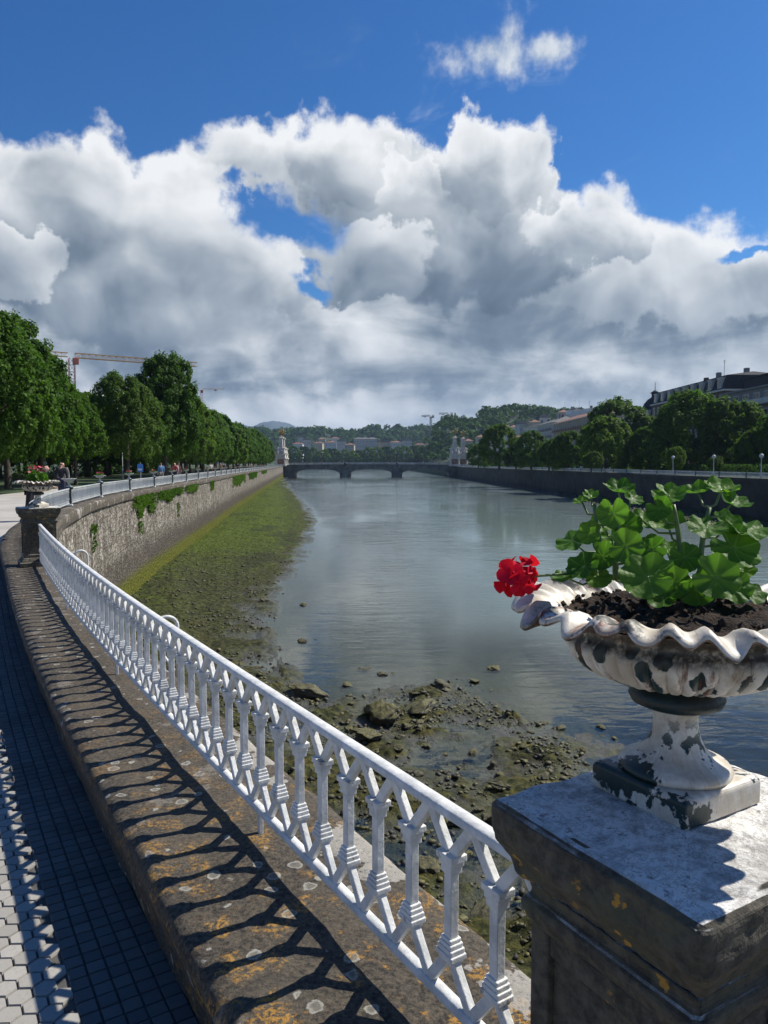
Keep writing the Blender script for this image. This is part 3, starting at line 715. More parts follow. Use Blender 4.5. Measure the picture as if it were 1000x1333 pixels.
# ---- land of the far side and beyond the bridge
ZR = -0.10
def rx_wall(y): return 43.4 - 0.0275 * y
g = MB(); g.add([(rx_wall(-80), -80, ZR), (900, -80, ZR), (900, 830, ZR), (rx_wall(830), 830, ZR)], [(0, 1, 2, 3)]); g.add([(rx_wall(345), 345, ZR), (rx_wall(830), 830, ZR), (rx_wall(830), 830, -6.2), (rx_wall(345), 345, -6.2)], [(0, 1, 2, 3)])
struct(g.build('right_bank', MATS['park']))
g = MB(); xl = pos(SEND).x
g.add([(-900, 345, ZR), (xl - .3, 345, ZR), (xl - 52, 830, ZR), (-900, 830, ZR)], [(0, 1, 2, 3)]); g.add([(xl - .3, 345, ZR), (xl - .3, 345, -6.2), (xl - 52, 830, -6.2), (xl - 52, 830, ZR)], [(0, 1, 2, 3)])
struct(g.build('left_bank', MATS['park']))
g = MB(); g.add([(-9000, 830, ZR - .02), (9000, 830, ZR - .02), (9000, 9000, ZR - .02), (-9000, 9000, ZR - .02)], [(0, 1, 2, 3)])
g.add([(-150, 830, -6.2), (150, 830, -6.2), (150, 830, ZR - .02), (-150, 830, ZR - .02)], [(0, 1, 2, 3)]); g.add([(900, -80, ZR - .02), (9000, -80, ZR - .02), (9000, 830, ZR - .02), (900, 830, ZR - .02)], [(0, 1, 2, 3)])
g.add([(-9000, -80, ZR - .02), (-900, -80, ZR - .02), (-900, 830, ZR - .02), (-9000, 830, ZR - .02)], [(0, 1, 2, 3)])
struct(g.build('land', MATS['land']))
# ---- right river wall (in its own shade) and the bank at its foot
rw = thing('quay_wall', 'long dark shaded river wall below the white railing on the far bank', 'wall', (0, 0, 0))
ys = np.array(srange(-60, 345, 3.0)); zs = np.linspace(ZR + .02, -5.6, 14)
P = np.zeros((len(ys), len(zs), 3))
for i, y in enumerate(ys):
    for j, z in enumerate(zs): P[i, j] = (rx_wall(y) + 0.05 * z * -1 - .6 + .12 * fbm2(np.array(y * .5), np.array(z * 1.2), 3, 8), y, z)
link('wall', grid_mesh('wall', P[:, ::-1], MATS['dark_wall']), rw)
cb = MB()
for i in range(len(ys) - 1):
    a, b = ys[i], ys[i + 1]; cb.add([(rx_wall(a) - .75, a, ZR - .25), (rx_wall(a) + .25, a, ZR - .25), (rx_wall(a) + .25, a, ZR + .12), (rx_wall(a) - .75, a, ZR + .12),
                                     (rx_wall(b) - .75, b, ZR - .25), (rx_wall(b) + .25, b, ZR - .25), (rx_wall(b) + .25, b, ZR + .12), (rx_wall(b) - .75, b, ZR + .12)],
                                    [(3, 2, 6, 7), (0, 3, 7, 4), (2, 1, 5, 6)])
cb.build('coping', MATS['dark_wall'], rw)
bx = np.linspace(0, 1, 26); by = np.linspace(40, 165, 120)
Xb = np.array([rx_wall(y) for y in by])[:, None] - 0.2 - bx[None, :] * (7.5 * np.clip((165 - by) / 60, 0, 1) ** .7 + .3)[:, None]; Yb = np.repeat(by[:, None], 26, 1)
Zb = ZW + 0.75 * (1 - bx[None, :] ** 1.3) - 0.15 + 0.10 * fbm2(Xb * .9, Yb * .7, 4, 21)
struct(link('shingle_bank', grid_mesh('shingle_bank', np.stack([Xb, Yb, Zb], -1)[:, ::-1], MATS['mud'])))

# ================================================================ near things
ORD = ['first', 'second', 'third', 'fourth', 'fifth', 'sixth', 'seventh', 'eighth', 'ninth', 'tenth', 'eleventh', 'twelfth']
rail_rz = math.atan2(dirn.y, dirn.x)
HP, WP = 0.78, 0.216                       # pedestal height, half width of its cap
def pedestal(loc, label):
    t = thing('stone_pedestal', label, 'pedestal', (loc.x, loc.y, ZC), rail_rz); t.scale = (1, 1.2, 1)
    a = WP
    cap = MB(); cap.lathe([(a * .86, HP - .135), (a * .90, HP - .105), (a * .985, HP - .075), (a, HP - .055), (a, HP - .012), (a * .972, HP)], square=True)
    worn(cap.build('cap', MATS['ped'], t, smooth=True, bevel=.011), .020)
    m = MB(); m.lathe([(a * .80, HP - .215), (a * .84, HP - .19), (a * .84, HP - .175), (a * .78, HP - .165), (a * .80, HP - .138), (a * .86, HP - .1345)], square=True)
    worn(m.build('moulding', MATS['ped'], t, smooth=True, bevel=.006), .009)
    b = MB(); r = a * .78; z0, z1 = .115, HP - .214
    b.lathe([(r - .012, z0), (r - .012, z1)], square=True)
    e = .045                                 # raised frame round each sunk panel
    for k in range(4):
        M = Matrix.Rotation(k * PI / 2, 4, 'Z')
        for c, d in (((-(r - e / 2), -r + .007, (z0 + z1) / 2), (e, .014, z1 - z0)), ((r - e / 2 - .001, -r + .0075, (z0 + z1) / 2), (e, .014, z1 - z0)),
                     ((0, -r + .008, z1 - e / 2), (2 * r - 2 * e - .002, .0135, e)), ((0, -r + .008, z0 + e / 2), (2 * r - 2 * e - .002, .0135, e))):
            b.box(c, d, 0, M)
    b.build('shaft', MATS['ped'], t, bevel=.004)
    for sg in (-1, 1):                        # carved bosses on the two narrow faces
        for yy in (-.105, 0, .105):
            k = MB(); k.lathe([(.030, -.006), (.030, .003), (.024, .009), (.020, .007), (.013, .013), (.001, .015)], 20); o = k.build('boss', MATS['ped'], t, smooth=True); o.rotation_euler = (0, sg * PI / 2, 0); o.location = (sg * (a * .78 + .006), yy, HP - .252)
    p = MB(); p.lathe([(a * .98, 0), (a * .98, .055), (a * .93, .06), (a * .88, .085), (a * .80, .105), (a * .80, .1145)], square=True)
    p.build('plinth', MATS['ped'], t, bevel=.006)
    return t
nrm0 = Vector((-dirn.y, dirn.x)); UC = P0 + dirn * .055 - nrm0 * .085
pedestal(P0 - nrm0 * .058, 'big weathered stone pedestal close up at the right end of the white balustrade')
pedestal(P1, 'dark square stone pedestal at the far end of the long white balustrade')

# ---- cast iron urn
def urn_parts(t):
    b = MB(); b.lathe([(.098, 0), (.100, .006), (.100, .046), (.094, .052)], square=True); b.build('base', MATS['urn'], t, bevel=.004)
    s = MB(); s.lathe([(.094, .0525), (.096, .060), (.090, .068), (.078, .073), (.062, .082), (.050, .095), (.042, .114), (.038, .135), (.037, .152), (.040, .160), (.044, .1655)], 40)
    s.build('stem', MATS['urn'], t, smooth=True)
    k = MB(); k.lathe([(.042, .166), (.062, .172), (.076, .178), (.081, .189), (.078, .201), (.062, .212), (.046, .2175)], 40); k.build('collar', MATS['ring'], t, smooth=True)
    N = 396; prof = [(.050, .2165), (.095, .220), (.135, .229), (.165, .243), (.184, .262), (.193, .280), (.193, .295), (.186, .304), (.181, .310), (.182, .320), (.192, .333),
                     (.212, .344), (.238, .351), (.260, .351), (.275, .346), (.279, .349), (.276, .356), (.261, .363), (.238, .3625), (.215, .357), (.198, .345), (.190, .330), (.180, .318), (.10, .312), (.002, .310)]
    def wave(th, i, r, z):
        if 1 <= i <= 6:                       # gadroons
            g = abs(math.sin(22 * th)) ** 0.7; k = [0, .3, .7, 1, 1, .8, .4][i]
            return r * (1 - .075 * k * (1 - g)), z + .002 * k * (1 - g)
        if 9 <= i <= 21:                      # frilled lip
            k = max(0, min(1, (r - .182) / .075))
            w = math.cos(15 * th + .4); w2 = math.cos(30 * th + 1.6 + .5 * math.sin(3 * th)); up = max(0, w); dn = max(0, -w); f = 1.25 * up ** 1.3 * (.75 + .25 * math.cos(4 * th + 1)) + .75 * dn ** 2.2
            return r + k * (.012 * (up + .7 * dn * dn) - .004 + .004 * w2), z + k * (.011 - .022 * f + .003 * w2 + .003 * math.sin(4 * th)) - k * k * .008 * up
        return r, z
    bo = MB(); bo.lathe(prof, N, (0, 0, 0), wave); bo.build('bowl', MATS['urn'], t, smooth=True)
    n = 90; rr = np.linspace(0, .206, 28); tt = np.linspace(0, 2 * PI, n + 1)
    X = rr[:, None] * np.cos(tt)[None, :]; Y = rr[:, None] * np.sin(tt)[None, :]
    Z = .338 + .020 * (1 - (rr / .206) ** 2)[:, None] + .011 * fbm2(X * 30 + 50, Y * 30 + 50, 4, 31, .65) * np.clip((.206 - rr) * 30, 0.2, 1)[:, None]
    link('soil', grid_mesh('soil', np.stack([X, Y, Z], -1), MATS['soil']), t)
    cl = MB(); cr = random.Random(5)
    for k in range(150):
        a = cr.uniform(0, 2 * PI); r = .2 * math.sqrt(cr.random()); q = cr.uniform(.003, .010)
        M = Matrix.Translation((r * math.cos(a), r * math.sin(a), .345 + .02 * (1 - (r / .2) ** 2))) @ Matrix.Rotation(cr.uniform(0, 6), 4, Vector((cr.random(), cr.random(), cr.random())))
        cl.add([(q, 0, 0), (-q * .8, 0, 0), (0, q, .2 * q), (0, -q, 0), (0, 0, q * .8), (0, .2 * q, -q)], [(0, 2, 4), (2, 1, 4), (1, 3, 4), (3, 0, 4), (2, 0, 5), (1, 2, 5), (3, 1, 5), (0, 3, 5)], M)
    cl.build('soil_crumbs', MATS['soil'], t)['kind'] = 'stuff'
ZT = ZC + HP
urn = thing('flower_urn', 'chipped white iron urn with frilled rim full of soil on the big near pedestal', 'urn', (UC.x, UC.y, ZT + .001), rail_rz); urn.scale = (1, 1, .96)
urn_parts(urn)
urn2 = dup(urn, (P1.x, P1.y, ZT + .001), rail_rz + .4, 'frilled white urn with red flowers on the far square stone pedestal')

# ---- geranium: leaves placed where the photograph shows them, each a cupped lobed disc on a stalk
def leaf_geo(mb, c, R_, nrm, tipdir, seed):
    rr_ = random.Random(seed); n = Vector(nrm).normalized(); t = Vector(tipdir); t = (t - n * t.dot(n)).normalized(); w = n.cross(t)
    K = 56; rings = [0.0, .35, .7, 1.0]; vs = [c]; ph = rr_.uniform(0, 6)
    cup = rr_.uniform(.08, .40)
    for q in rings[1:]:
        for k in range(K):
            th = -PI + 2 * PI * k / K
            notch = 1 - .62 * math.exp(-((abs(th) - PI) / .22) ** 2)
            rad = R_ * notch * (1 - .075 * (1 - abs(math.cos(3.5 * th)) ** .6)) * (1 + .025 * math.cos(21 * th + ph)) * q
            z = R_ * (cup * q * q - .05 + .10 * q * math.cos(7 * th) * q + .09 * q * q * math.sin(2 * th + ph))
            vs.append(c + t * (rad * math.cos(th)) + w * (rad * math.sin(th)) + n * z)
    fs = [(0, 1 + k, 1 + (k + 1) % K) for k in range(K)]
    for r_ in range(2): fs += [(1 + r_ * K + k, 1 + (r_ + 1) * K + k, 1 + (r_ + 1) * K + (k + 1) % K, 1 + r_ * K + (k + 1) % K) for k in range(K)]
    mb.add(vs, fs); VEIN.append(1.0)
    for q in rings[1:]: VEIN.extend([1.0 if k % 8 == 4 else 0.0 for k in range(K)])
VEIN = []
plant = thing('geranium', 'leafy green geranium with one red flower head growing in the near urn', 'plant', (UC.x, UC.y, ZT + .33))
IV = Vector((UC.x, UC.y, ZT + .33))
fol = MB(); stems = MB()
def zp(x, y): return 620 + x / 2.632, 600 + y / 2.632
LEAF = [  # zoomed x, y, size, depth offset, (normal tilt: towards camera, right, up), tip direction x,y
    (362, 140, 26, .06, (.3, -.2, .9), -1), (392, 118, 24, .06, (.5, .1, .8), 0), (488, 100, 46, .02, (.35, .1, .95), 1), (535, 128, 32, .04, (.4, .5, .7), 1),
    (330, 272, 54, .05, (.45, -.35, .8), -1), (392, 250, 38, .0, (.8, -.2, .4), -1), (468, 180, 46, -.03, (.9, .0, .3), 0), (432, 215, 36, .06, (.5, .2, .6), 0),
    (514, 225, 44, .02, (.8, .2, .4), 1), (512, 292, 52, -.05, (.9, .2, .3), 1), (432, 328, 46, -.02, (.8, -.2, .4), 0), (372, 362, 52, -.03, (.6, -.3, .7), -1), (312, 402, 46, -.02, (.2, -.2, .95), -1),
    (572, 205, 46, .08, (.4, .1, .7), 1), (560, 345, 36, .04, (.5, .2, .8), 1), (420, 400, 40, -.03, (.6, .1, .7), 0),
    (590, 398, 78, -.11, (.72, -.10, .65), -1), (655, 215, 52, .05, (.5, .0, .8), 0), (660, 118, 48, .02, (.55, .0, .8), 1), (628, 165, 38, .0, (.8, -.2, .4), 0), (604, 300, 40, -.02, (.9, .0, .3), 0),
    (652, 305, 40, .10, (.3, .1, .9), 0), (716, 330, 44, -.04, (.9, .1, .3), 0), (760, 104, 40, .08, (.3, -.2, .9), -1), (840, 98, 48, .07, (.35, .1, .9), 1), (880, 142, 46, .03, (.35, .4, .85), 1),
    (790, 228, 54, -.02, (.45, .1, .9), 0), (862, 222, 48, .06, (.5, .3, .7), 1), (930, 235, 56, .05, (.3, .2, .92), 1), (885, 298, 72, .02, (.65, .35, .55), 1),
    (822, 398, 66, -.10, (.85, .15, .45), 1), (880, 430, 54, -.06, (.7, .3, .6), 1), (932, 452, 48, -.03, (.35, .3, .85), 1), (752, 440, 56, -.07, (.8, -.1, .5), 0),
    (682, 420, 50, -.08, (.8, -.2, .5), -1), (640, 470, 46, -.10, (.6, -.1, .7), -1), (905, 370, 38, .04, (.6, .3, .6), 1), (470, 260, 40, .07, (.6, 0, .7), 0)]
TOC = Vector((-P0.x, -P0.y, 0)).normalized(); RIGHT = Vector((-TOC.y, TOC.x, 0)); RIGHT = RIGHT if RIGHT.x > 0 else -RIGHT
def near_pt(x, y, dz):
    p = atY(*zp(x, y), UC.y); v = (p - Vector((0, 0, CAMZ))); return Vector((0, 0, CAMZ)) + v * ((v.length + dz) / v.length)
mains = []
for base, mid, tip in (((430, 400), (425, 290), (405, 150)), ((700, 420), (705, 280), (675, 150)), ((770, 420), (760, 300), (800, 160)), ((480, 410), (470, 300), (500, 170))):
    ps = [near_pt(*base, .0), near_pt(*mid, .01), near_pt(*tip, .02)]
    curve = [ps[0].lerp(ps[1], k / 8).lerp(ps[1].lerp(ps[2], k / 8), k / 8) for k in range(9)]
    mains += curve; stems.tube([c - IV for c in curve], [.0062 - .0003 * k for k in range(9)], 8)
for i, (x, y, sz, dz, nn, tip) in enumerate(LEAF):
    c = near_pt(x, y, dz); Rl = sz / 2.632 / FPX * (c - Vector((0, 0, CAMZ))).length * 1.14
    n = TOC * nn[0] + RIGHT * nn[1] + Vector((0, 0, nn[2])); tp = RIGHT * (tip + .3 * math.sin(i * 2.1)) + TOC * (.4 * math.cos(i * 1.7)) + Vector((0, 0, -.2))
    leaf_geo(fol, c - IV, Rl, n, tp, i)
    m = min(mains, key=lambda q: (q - c).length + max(0, q.z - c.z + .02) * 2)
    mid = m.lerp(c, .55) + Vector((0, 0, -.012)); stems.tube([m - IV, mid - IV, c - IV], [.0024, .002, .0016], 6)
fo = fol.build('foliage', MATS['gleaf'], plant, smooth=True); va = fo.data.attributes.new('vein', 'FLOAT', 'POINT'); va.data.foreach_set('value', np.array(VEIN, np.float32))
fl_c = near_pt(140, 400, -.02); neck = near_pt(330, 385, -.01)
stems.tube([near_pt(430, 395, 0) - IV, neck - IV, near_pt(240, 392, -.02) - IV, fl_c - IV], [.003, .0025, .0022, .0022], 7)
stems.build('stem', MATS['gstem'], plant, smooth=True)
pet = MB(); fr = random.Random(12)
for k in range(11):
    u = -.7 + 1.6 * k / 10; a = k * 2.4; rad = .027 * fr.uniform(.85, 1.2)
    dv = Vector((math.sqrt(1 - u * u) * math.cos(a), math.sqrt(1 - u * u) * math.sin(a), u)); c = fl_c + dv * rad - IV
    ax = dv.orthogonal().normalized(); ay = dv.cross(ax)
    for q in range(5):
        t = 2 * PI * q / 5 + k; e = ax * math.cos(t) + ay * math.sin(t); w = dv.cross(e); L = .0225 * fr.uniform(.85, 1.2); ww = L * .46
        o = [(0, 0, 0), (.35, .8, .12), (.75, 1.0, .22), (1.0, .5, .20), (1.02, 0, .22), (1.0, -.5, .20), (.75, -1.0, .22), (.35, -.8, .12), (.6, 0, .08)]
        pet.add([c + e * (L * x_) + w * (ww * y_) + dv * (L * z_ * (.2 + 1.5 * math.sin(q * 2.1 + k))) for x_, y_, z_ in o], [(0, 1, 8), (1, 2, 8), (2, 3, 8), (3, 4, 8), (4, 5, 8), (5, 6, 8), (6, 7, 8), (7, 0, 8)])
pet.build('flower_head', MATS['petal'], plant, smooth=True)

# ---- balustrade: straight run of cast iron balusters between the pedestals
rl = thing('balustrade', 'long white cast iron balustrade of forked balusters running to the far pedestal', 'railing', (P0.x, P0.y, ZC))
sa, sb = S0 + WP * .8, S1 - WP * .8; NB = 60; sp = (sb - sa) / NB; x0 = 0
def rail_bar(name, w, z0, z1):
    w /= 2; c = .005
    o = sweep(name, list(np.linspace(sa, sb, 61)), lambda s: [(w, z0), (-w, z0), (-w, z1 - c), (-w + c, z1), (w - c, z1), (w, z1 - c), (w, z0)], MATS['white'], rl)
    o.data.transform(Matrix.Translation((-P0.x, -P0.y, 0))); return o
rail_bar('top_rail', .040, .548, .569); rail_bar('bottom_rail', .030, .084, .108)
for k in range(4):
    s = sa + (k + .62) * (sb - sa) / 4 + sp * .27; d = heading(s)
    f = MB(); f.box((0, 0, .036), (.018, .018, .092)); f = f.build('foot', MATS['white'], rl, bevel=.003); f.location = (pos(s).x - P0.x, pos(s).y - P0.y, 0); f.rotation_euler.z = math.atan2(d.y, d.x)
def baluster_mesh():
    m = MB(); h = sp / 2 - .003
    m.box((0, 0, .334), (.027, .024, .160))
    for z, w, d, t in ((.4205, .040, .034, .017), (.4365, .048, .040, .014), (.4525, .062, .046, .017)): m.box((0, 0, z), (w, d, t))
    for z, w, d, t in ((.2500, .038, .033, .010), (.2390, .046, .038, .0115), (.2270, .054, .042, .0125), (.2140, .062, .046, .0135), (.2025, .050, .036, .0095)): m.box((0, 0, z), (w, d, t))
    for sgn in (-1, 1):
        m.bar((sgn * .010, 0, .459), (sgn * h, 0, .546), .027, .019); m.bar((sgn * .010, 0, .200), (sgn * h, 0, .108), .027, .019)
    return m
bal = baluster_mesh().build('baluster', MATS['white'], rl, bevel=.0025)
for k in range(NB):
    c = bal if k == 0 else bal.copy()
    if k: COL.objects.link(c); c.parent = rl
    s = sa + sp * (k + .5); d = heading(s); c.location = (pos(s).x - P0.x, pos(s).y - P0.y, 0); c.rotation_euler.z = math.atan2(d.y, d.x)

# ---- swan-neck handles of the river ladders
def ladder(px, s_off, label):
    s = S0 + s_off; d = heading(s); t = thing('ladder_handrail', label, 'handrail', (pos(s).x, pos(s).y, ZC), math.atan2(d.y, d.x))
    arc = [(0, -.36, .004), (0, -.36, .17)] + [(0, -.44 + .08 * math.cos(a), .17 + .075 * math.sin(a)) for a in np.linspace(.25, PI - .25, 9)] + [(0, -.52, .17), (0, -.52, -.9)]
    m = MB(); m.tube(arc, .014, 10); m.build('hoop', MATS['white'], t, smooth=True)
    m = MB(); m.tube([(.0, -.36, .05), (-.35, -.40, -.06)], .010, 8); m.build('brace', MATS['white'], t, smooth=True)
    for z in (-.25, -.5):
        m = MB(); m.tube([(.005, -.52, z), (-.34, -.52, z)], .010, 8); m.build('rung', MATS['white'], t, smooth=True)
ladder(232, 4.65, 'white hoop handle of a river ladder halfway along the balustrade')
ladder(100, 9.4, 'white hoop handle of a river ladder near the far dark pedestal')

# ---- curved and straight white panels beyond the far pedestal, slim posts with small urns
def panel_mesh(pts, name='railing', step=.17):
    """white lattice panel along plan points (first point is the origin)"""
    m = MB(); o = pts[0]
    acc = [0.0]
    for a, b in zip(pts, pts[1:]): acc.append(acc[-1] + (b - a).length)
    def pp(s, z):
        x = float(np.interp(s, acc, [p.x for p in pts])); y = float(np.interp(s, acc, [p.y for p in pts])); return Vector((x - o.x, y - o.y, z))
    n = int(acc[-1] / step); st = acc[-1] / n
    for i in range(len(pts) - 1):
        a, b = pts[i] - o, pts[i + 1] - o; nn = Vector((-(b - a).y, (b - a).x, 0))
        m.bar((a.x, a.y, .555), (b.x, b.y, .555), .034, .05, nn); m.bar((a.x, a.y, .095), (b.x, b.y, .095), .03, .04, nn)
    for k in range(n):
        s = (k + .5) * st; d = (pp(s + .02, 0) - pp(s - .02, 0)).normalized(); nn = Vector((-d.y, d.x, 0))
        m.bar(pp(s, .2), pp(s, .455), .034, .026, nn); m.bar(pp(s, .425), pp(s, .462), .06, .045, nn); m.bar(pp(s, .2), pp(s, .25), .058, .045, nn)
        for z0, z1 in ((.455, .545), (.205, .105)):
            for sg in (-1, 1): m.bar(pp(s, z0), pp(s + sg * st * .47, z1), .024, .016, nn)
    return m
pts = [pos(S1 + WP * .8 + k * .5) for k in range(int((s_at_y(23.6) - S1 - .2) / .5) + 1)]
pm = panel_mesh(pts); o = pm.build('railing_panel', MATS['white_far'], None, loc=(pts[0].x, pts[0].y, ZC))
tag(o, 'curved white railing section just behind the dark square pedestal', 'railing', 'white railing sections of the curved quay')
sposts = [s_at_y(23.7)]; STEP = 6.35
while sposts[-1] + STEP < SEND - 6: sposts.append(sposts[-1] + STEP)
straight = panel_mesh([Vector((0, 0)), Vector((STEP - .16, 0))])
proto = None
def post_things(i, s):
    global proto
    p = pos(s); d = heading(s); rz = math.atan2(d.y, d.x)
    far = i >= 9
    return p, rz, far
post0 = thing('planter_post', '', 'post'); 
m = MB(); m.lathe([(.10, 0), (.10, .03), (.085, .05), (.072, .07)], square=True); m.build('foot', MATS['white_far'], post0, bevel=.006)
m = MB(); m.lathe([(.070, .0705), (.066, .10), (.062, .50), (.066, .53)], square=True); m.build('shaft', MATS['iron_dark'], post0, bevel=.006)
m = MB(); m.lathe([(.085, .5305), (.115, .56), (.120, .59), (.112, .605)], square=True); m.build('cap', MATS['iron_dark'], post0, bevel=.006)
urn0 = thing('small_urn', '', 'urn')
m = MB(); m.lathe([(.085, .0), (.085, .03), (.078, .035)], square=True); m.build('base', MATS['white_far'], urn0, bevel=.004)
m = MB(); m.lathe([(.062, .0355), (.045, .06), (.030, .09), (.030, .14), (.045, .155), (.034, .165)], 20); m.build('stem', MATS['white_far'], urn0, smooth=True)
m = MB(); m.lathe([(.035, .1655), (.10, .18), (.155, .205), (.17, .225), (.160, .235), (.175, .25), (.215, .262), (.232, .266), (.222, .272), (.17, .262), (.02, .25)], 48, (0, 0, 0),
                  lambda t, i, r, z: (r * (1 + .03 * math.cos(11 * t)), z - .008 * math.cos(11 * t)) if i > 5 else (r, z)); m.build('bowl', MATS['white_far'], urn0, smooth=True)
def tuft(name, mats, n_leaf, n_flow, w, h, seed, leaf=.05):
    r = np.random.default_rng(seed); n = n_leaf + n_flow
    th = r.uniform(0, 2 * PI, n); rad = w * np.sqrt(r.random(n)); z = h * r.random(n) * (1 - .5 * rad / w); z[n_leaf:] = h * r.uniform(.75, 1.15, n_flow)
    c = np.stack([rad * np.cos(th), rad * np.sin(th), z], -1); u = r.normal(size=(n, 3)); u /= np.linalg.norm(u, axis=1)[:, None]; v = np.cross(u, r.normal(size=(n, 3))); v /= np.linalg.norm(v, axis=1)[:, None]
    s = leaf * r.uniform(.7, 1.3, n)[:, None]
    V = np.stack([c - u * s, c + v * s * .7, c + u * s, c - v * s * .7], 1).reshape(-1, 3)
    return mesh_np(name, V, np.arange(4 * n).reshape(n, 4), mats, np.r_[np.zeros(n_leaf, int), np.ones(n_flow, int)])
MATS['blossom'] = mat('red_blossom', plain((.42, .03, .05), (.30, .05, .09), 40, 0.6, 0))
tuft_big = tuft('geranium', [MATS['gleaf'], MATS['blossom']], 380, 0, .13, .18, 4, .026)
tuft_red = tuft('blossoms', [MATS['gleaf'], MATS['blossom']], 0, 26, .12, .18, 5, .026)
tuft_sm = tuft('flowers', [MATS['gleaf'], MATS['blossom']], 120, 40, .14, .12, 6, .035)
o = thing('geranium', '', 'plant', (P1.x, P1.y, ZT + .34)); link('foliage', tuft_big, o); link('blossoms', tuft_red, o); tag(o, 'bushy geranium with red blooms in the urn on the far square pedestal', 'plant')
GP, GU, GF, GR = 'slim posts along the curved quay', 'small urns on the quay posts', 'flowers in the small quay urns', 'white railing sections of the curved quay'
for i, s in enumerate(sposts):
    p = pos(s); d = heading(s); rz = math.atan2(d.y, d.x); loc = (p.x, p.y, ZC)
    if i < 8:
        w = ORD[i]
        lp = f'slim dark green post with white foot on the quay, {w} beyond the square pedestal'
        lu = f'small white urn on the {w} slim post beyond the square pedestal'
        lf = f'small plant with reddish blooms in the urn on the {w} slim post'
        lr = f'white railing section between the {w} and {ORD[i + 1]} slim quay posts'
    else:
        lp = 'tiny distant slim dark post among those running on to the bridge'
        lu = 'tiny distant pale urn on a slim post towards the bridge'
        lf = 'tiny distant flowers in an urn towards the bridge'; lr = 'distant white railing section between tiny posts towards the bridge'
    a = post0 if i == 0 else dup(post0); a.location = loc; a.rotation_euler = (0, 0, rz); tag(a, lp, 'post', GP)
    u = urn0 if i == 0 else dup(urn0); u.location = (p.x, p.y, ZC + .606); u.rotation_euler = (0, 0, rz); tag(u, lu, 'urn', GU)
    if i not in (0,) and i < 26:
        f = link('flowers', tuft_sm, None, loc=(p.x, p.y, ZC + .606 + .262)); f.rotation_euler = (0, 0, i * 1.3); tag(f, lf, 'flowers', GF)
    if i + 1 < len(sposts):
        q = pos(sposts[i + 1]); dd = (q - p); ll = dd.length
        if i == 0: rp = straight.build('railing_panel', MATS['white_far'])
        else: rp = rp.copy(); COL.objects.link(rp)
        rp.location = (p.x + dd.x / ll * .08, p.y + dd.y / ll * .08, ZC); rp.rotation_euler = (0, 0, math.atan2(dd.y, dd.x)); rp.scale = ((ll - .16) / (STEP - .16), 1, 1)
        tag(rp, lr, 'railing', GR)

# ---- stones on the mud
def rock_mesh(name, seed, material, flat=.6, sub=4):
    bm = bmesh.new(); bmesh.ops.create_icosphere(bm, subdivisions=sub, radius=1.0); r = random.Random(seed)
    cuts = [Vector((r.uniform(-1, 1), r.uniform(-1, 1), r.uniform(-.5, 1))).normalized() for _ in range(9)]; off = [r.uniform(.5, .85) for _ in cuts]
    for v in bm.verts:
        for n, d_ in zip(cuts, off):
            k = v.co.dot(n) - d_
            if k > 0: v.co -= n * k * .9
    co = np.array([v.co for v in bm.verts]); nz = fbm2(co[:, 0] * 2.6 + seed, co[:, 1] * 2.6 + co[:, 2] * 2.3, 5, seed, .6)
    for v, k in zip(bm.verts, nz): v.co *= 1 + .20 * float(k); v.co.z *= flat
    me = bpy.data.meshes.new(name); bm.to_mesh(me); bm.free(); me.materials.append(material); me.polygons.foreach_set('use_smooth', [True] * len(me.polygons)); return me
RM = [rock_mesh('rock', 20 + k, MATS['rock'], (.5, .6, .45, .7)[k % 4]) for k in range(6)]
GS = 'mossy stones lying on the mud below the quay'
def put_rock(px, py, r, label, k, group=GS, sz=(1, 1, 1)):
    p = at(px, py, ZW + .05); h = float(mud_h(np.array([p.x]), np.array([p.y]))[0])
    o = link('rock', RM[k % 6]); o.location = (p.x, p.y, max(h, ZW - .03) + r * .16); o.scale = (r * sz[0], r * sz[1], r * sz[2]); o.rotation_euler = (.1 * k % .3, .2, k * 1.9)
    return tag(o, label, 'rock', group)
put_rock(404, 903, .58, 'low weedy boulder in the shallows behind the balustrade', 0, sz=(1.25, .8, .75))
put_rock(503, 935, .62, 'large flat mossy slab at the water edge of the near shoal', 1, sz=(1.3, .8, .9))
put_rock(546, 929, .5, 'rounded yellow mossy boulder beside the large flat slab', 2, sz=(1.1, .8, .8))
put_rock(575, 896, .36, 'wet mossy boulder at the outer tip of the near shoal', 3, sz=(1.2, .8, .7))
put_rock(618, 884, .20, 'lone flat stone standing in open water beyond the shoal', 4, sz=(1.5, .8, .6))
put_rock(708, 939, .13, 'small lone block in the water left of the urn foot', 5)
put_rock(642, 997, .16, 'dark upright stone on the mud left of the near pedestal', 3, sz=(.9, .9, 1.3))
put_rock(395, 833, .20, 'dark stone among pebbles in the shallows behind the railing', 1)
put_rock(394, 786, .2, 'dark mossy stone at the mud edge out in the water', 2)
put_rock(560, 1135, .36, 'mossy yellow rock seen between the nearest balusters', 0)
put_rock(640, 1190, .34, 'mossy yellow slab beside the near pedestal foot on the shore', 2, sz=(1.3, .8, .7))
put_rock(480, 962, .42, 'broad green block just behind the flat slab', 4, sz=(1.2, .9, .7))
rr = random.Random(77); n = 0
while n < 110:
    px, py = rr.uniform(335, 800), rr.uniform(765, 1130); p = at(px, py, ZW); d = float(shore_dist(np.array([p.x]), np.array([p.y]))[0])
    if d < -3.0 or (d < -1.2 and rr.random() < .5) or py > 960 + (px - 335) * .6: continue
    put_rock(px, py, rr.choice((.06, .08, .1, .12, .17)) * (1.25 if py < 880 else 1), 'small mossy stone scattered on the wet mud below the quay', n, 'small stones scattered on the mud', (rr.uniform(.8, 1.4), rr.uniform(.7, 1.1), rr.uniform(.7, 1.0))); n += 1
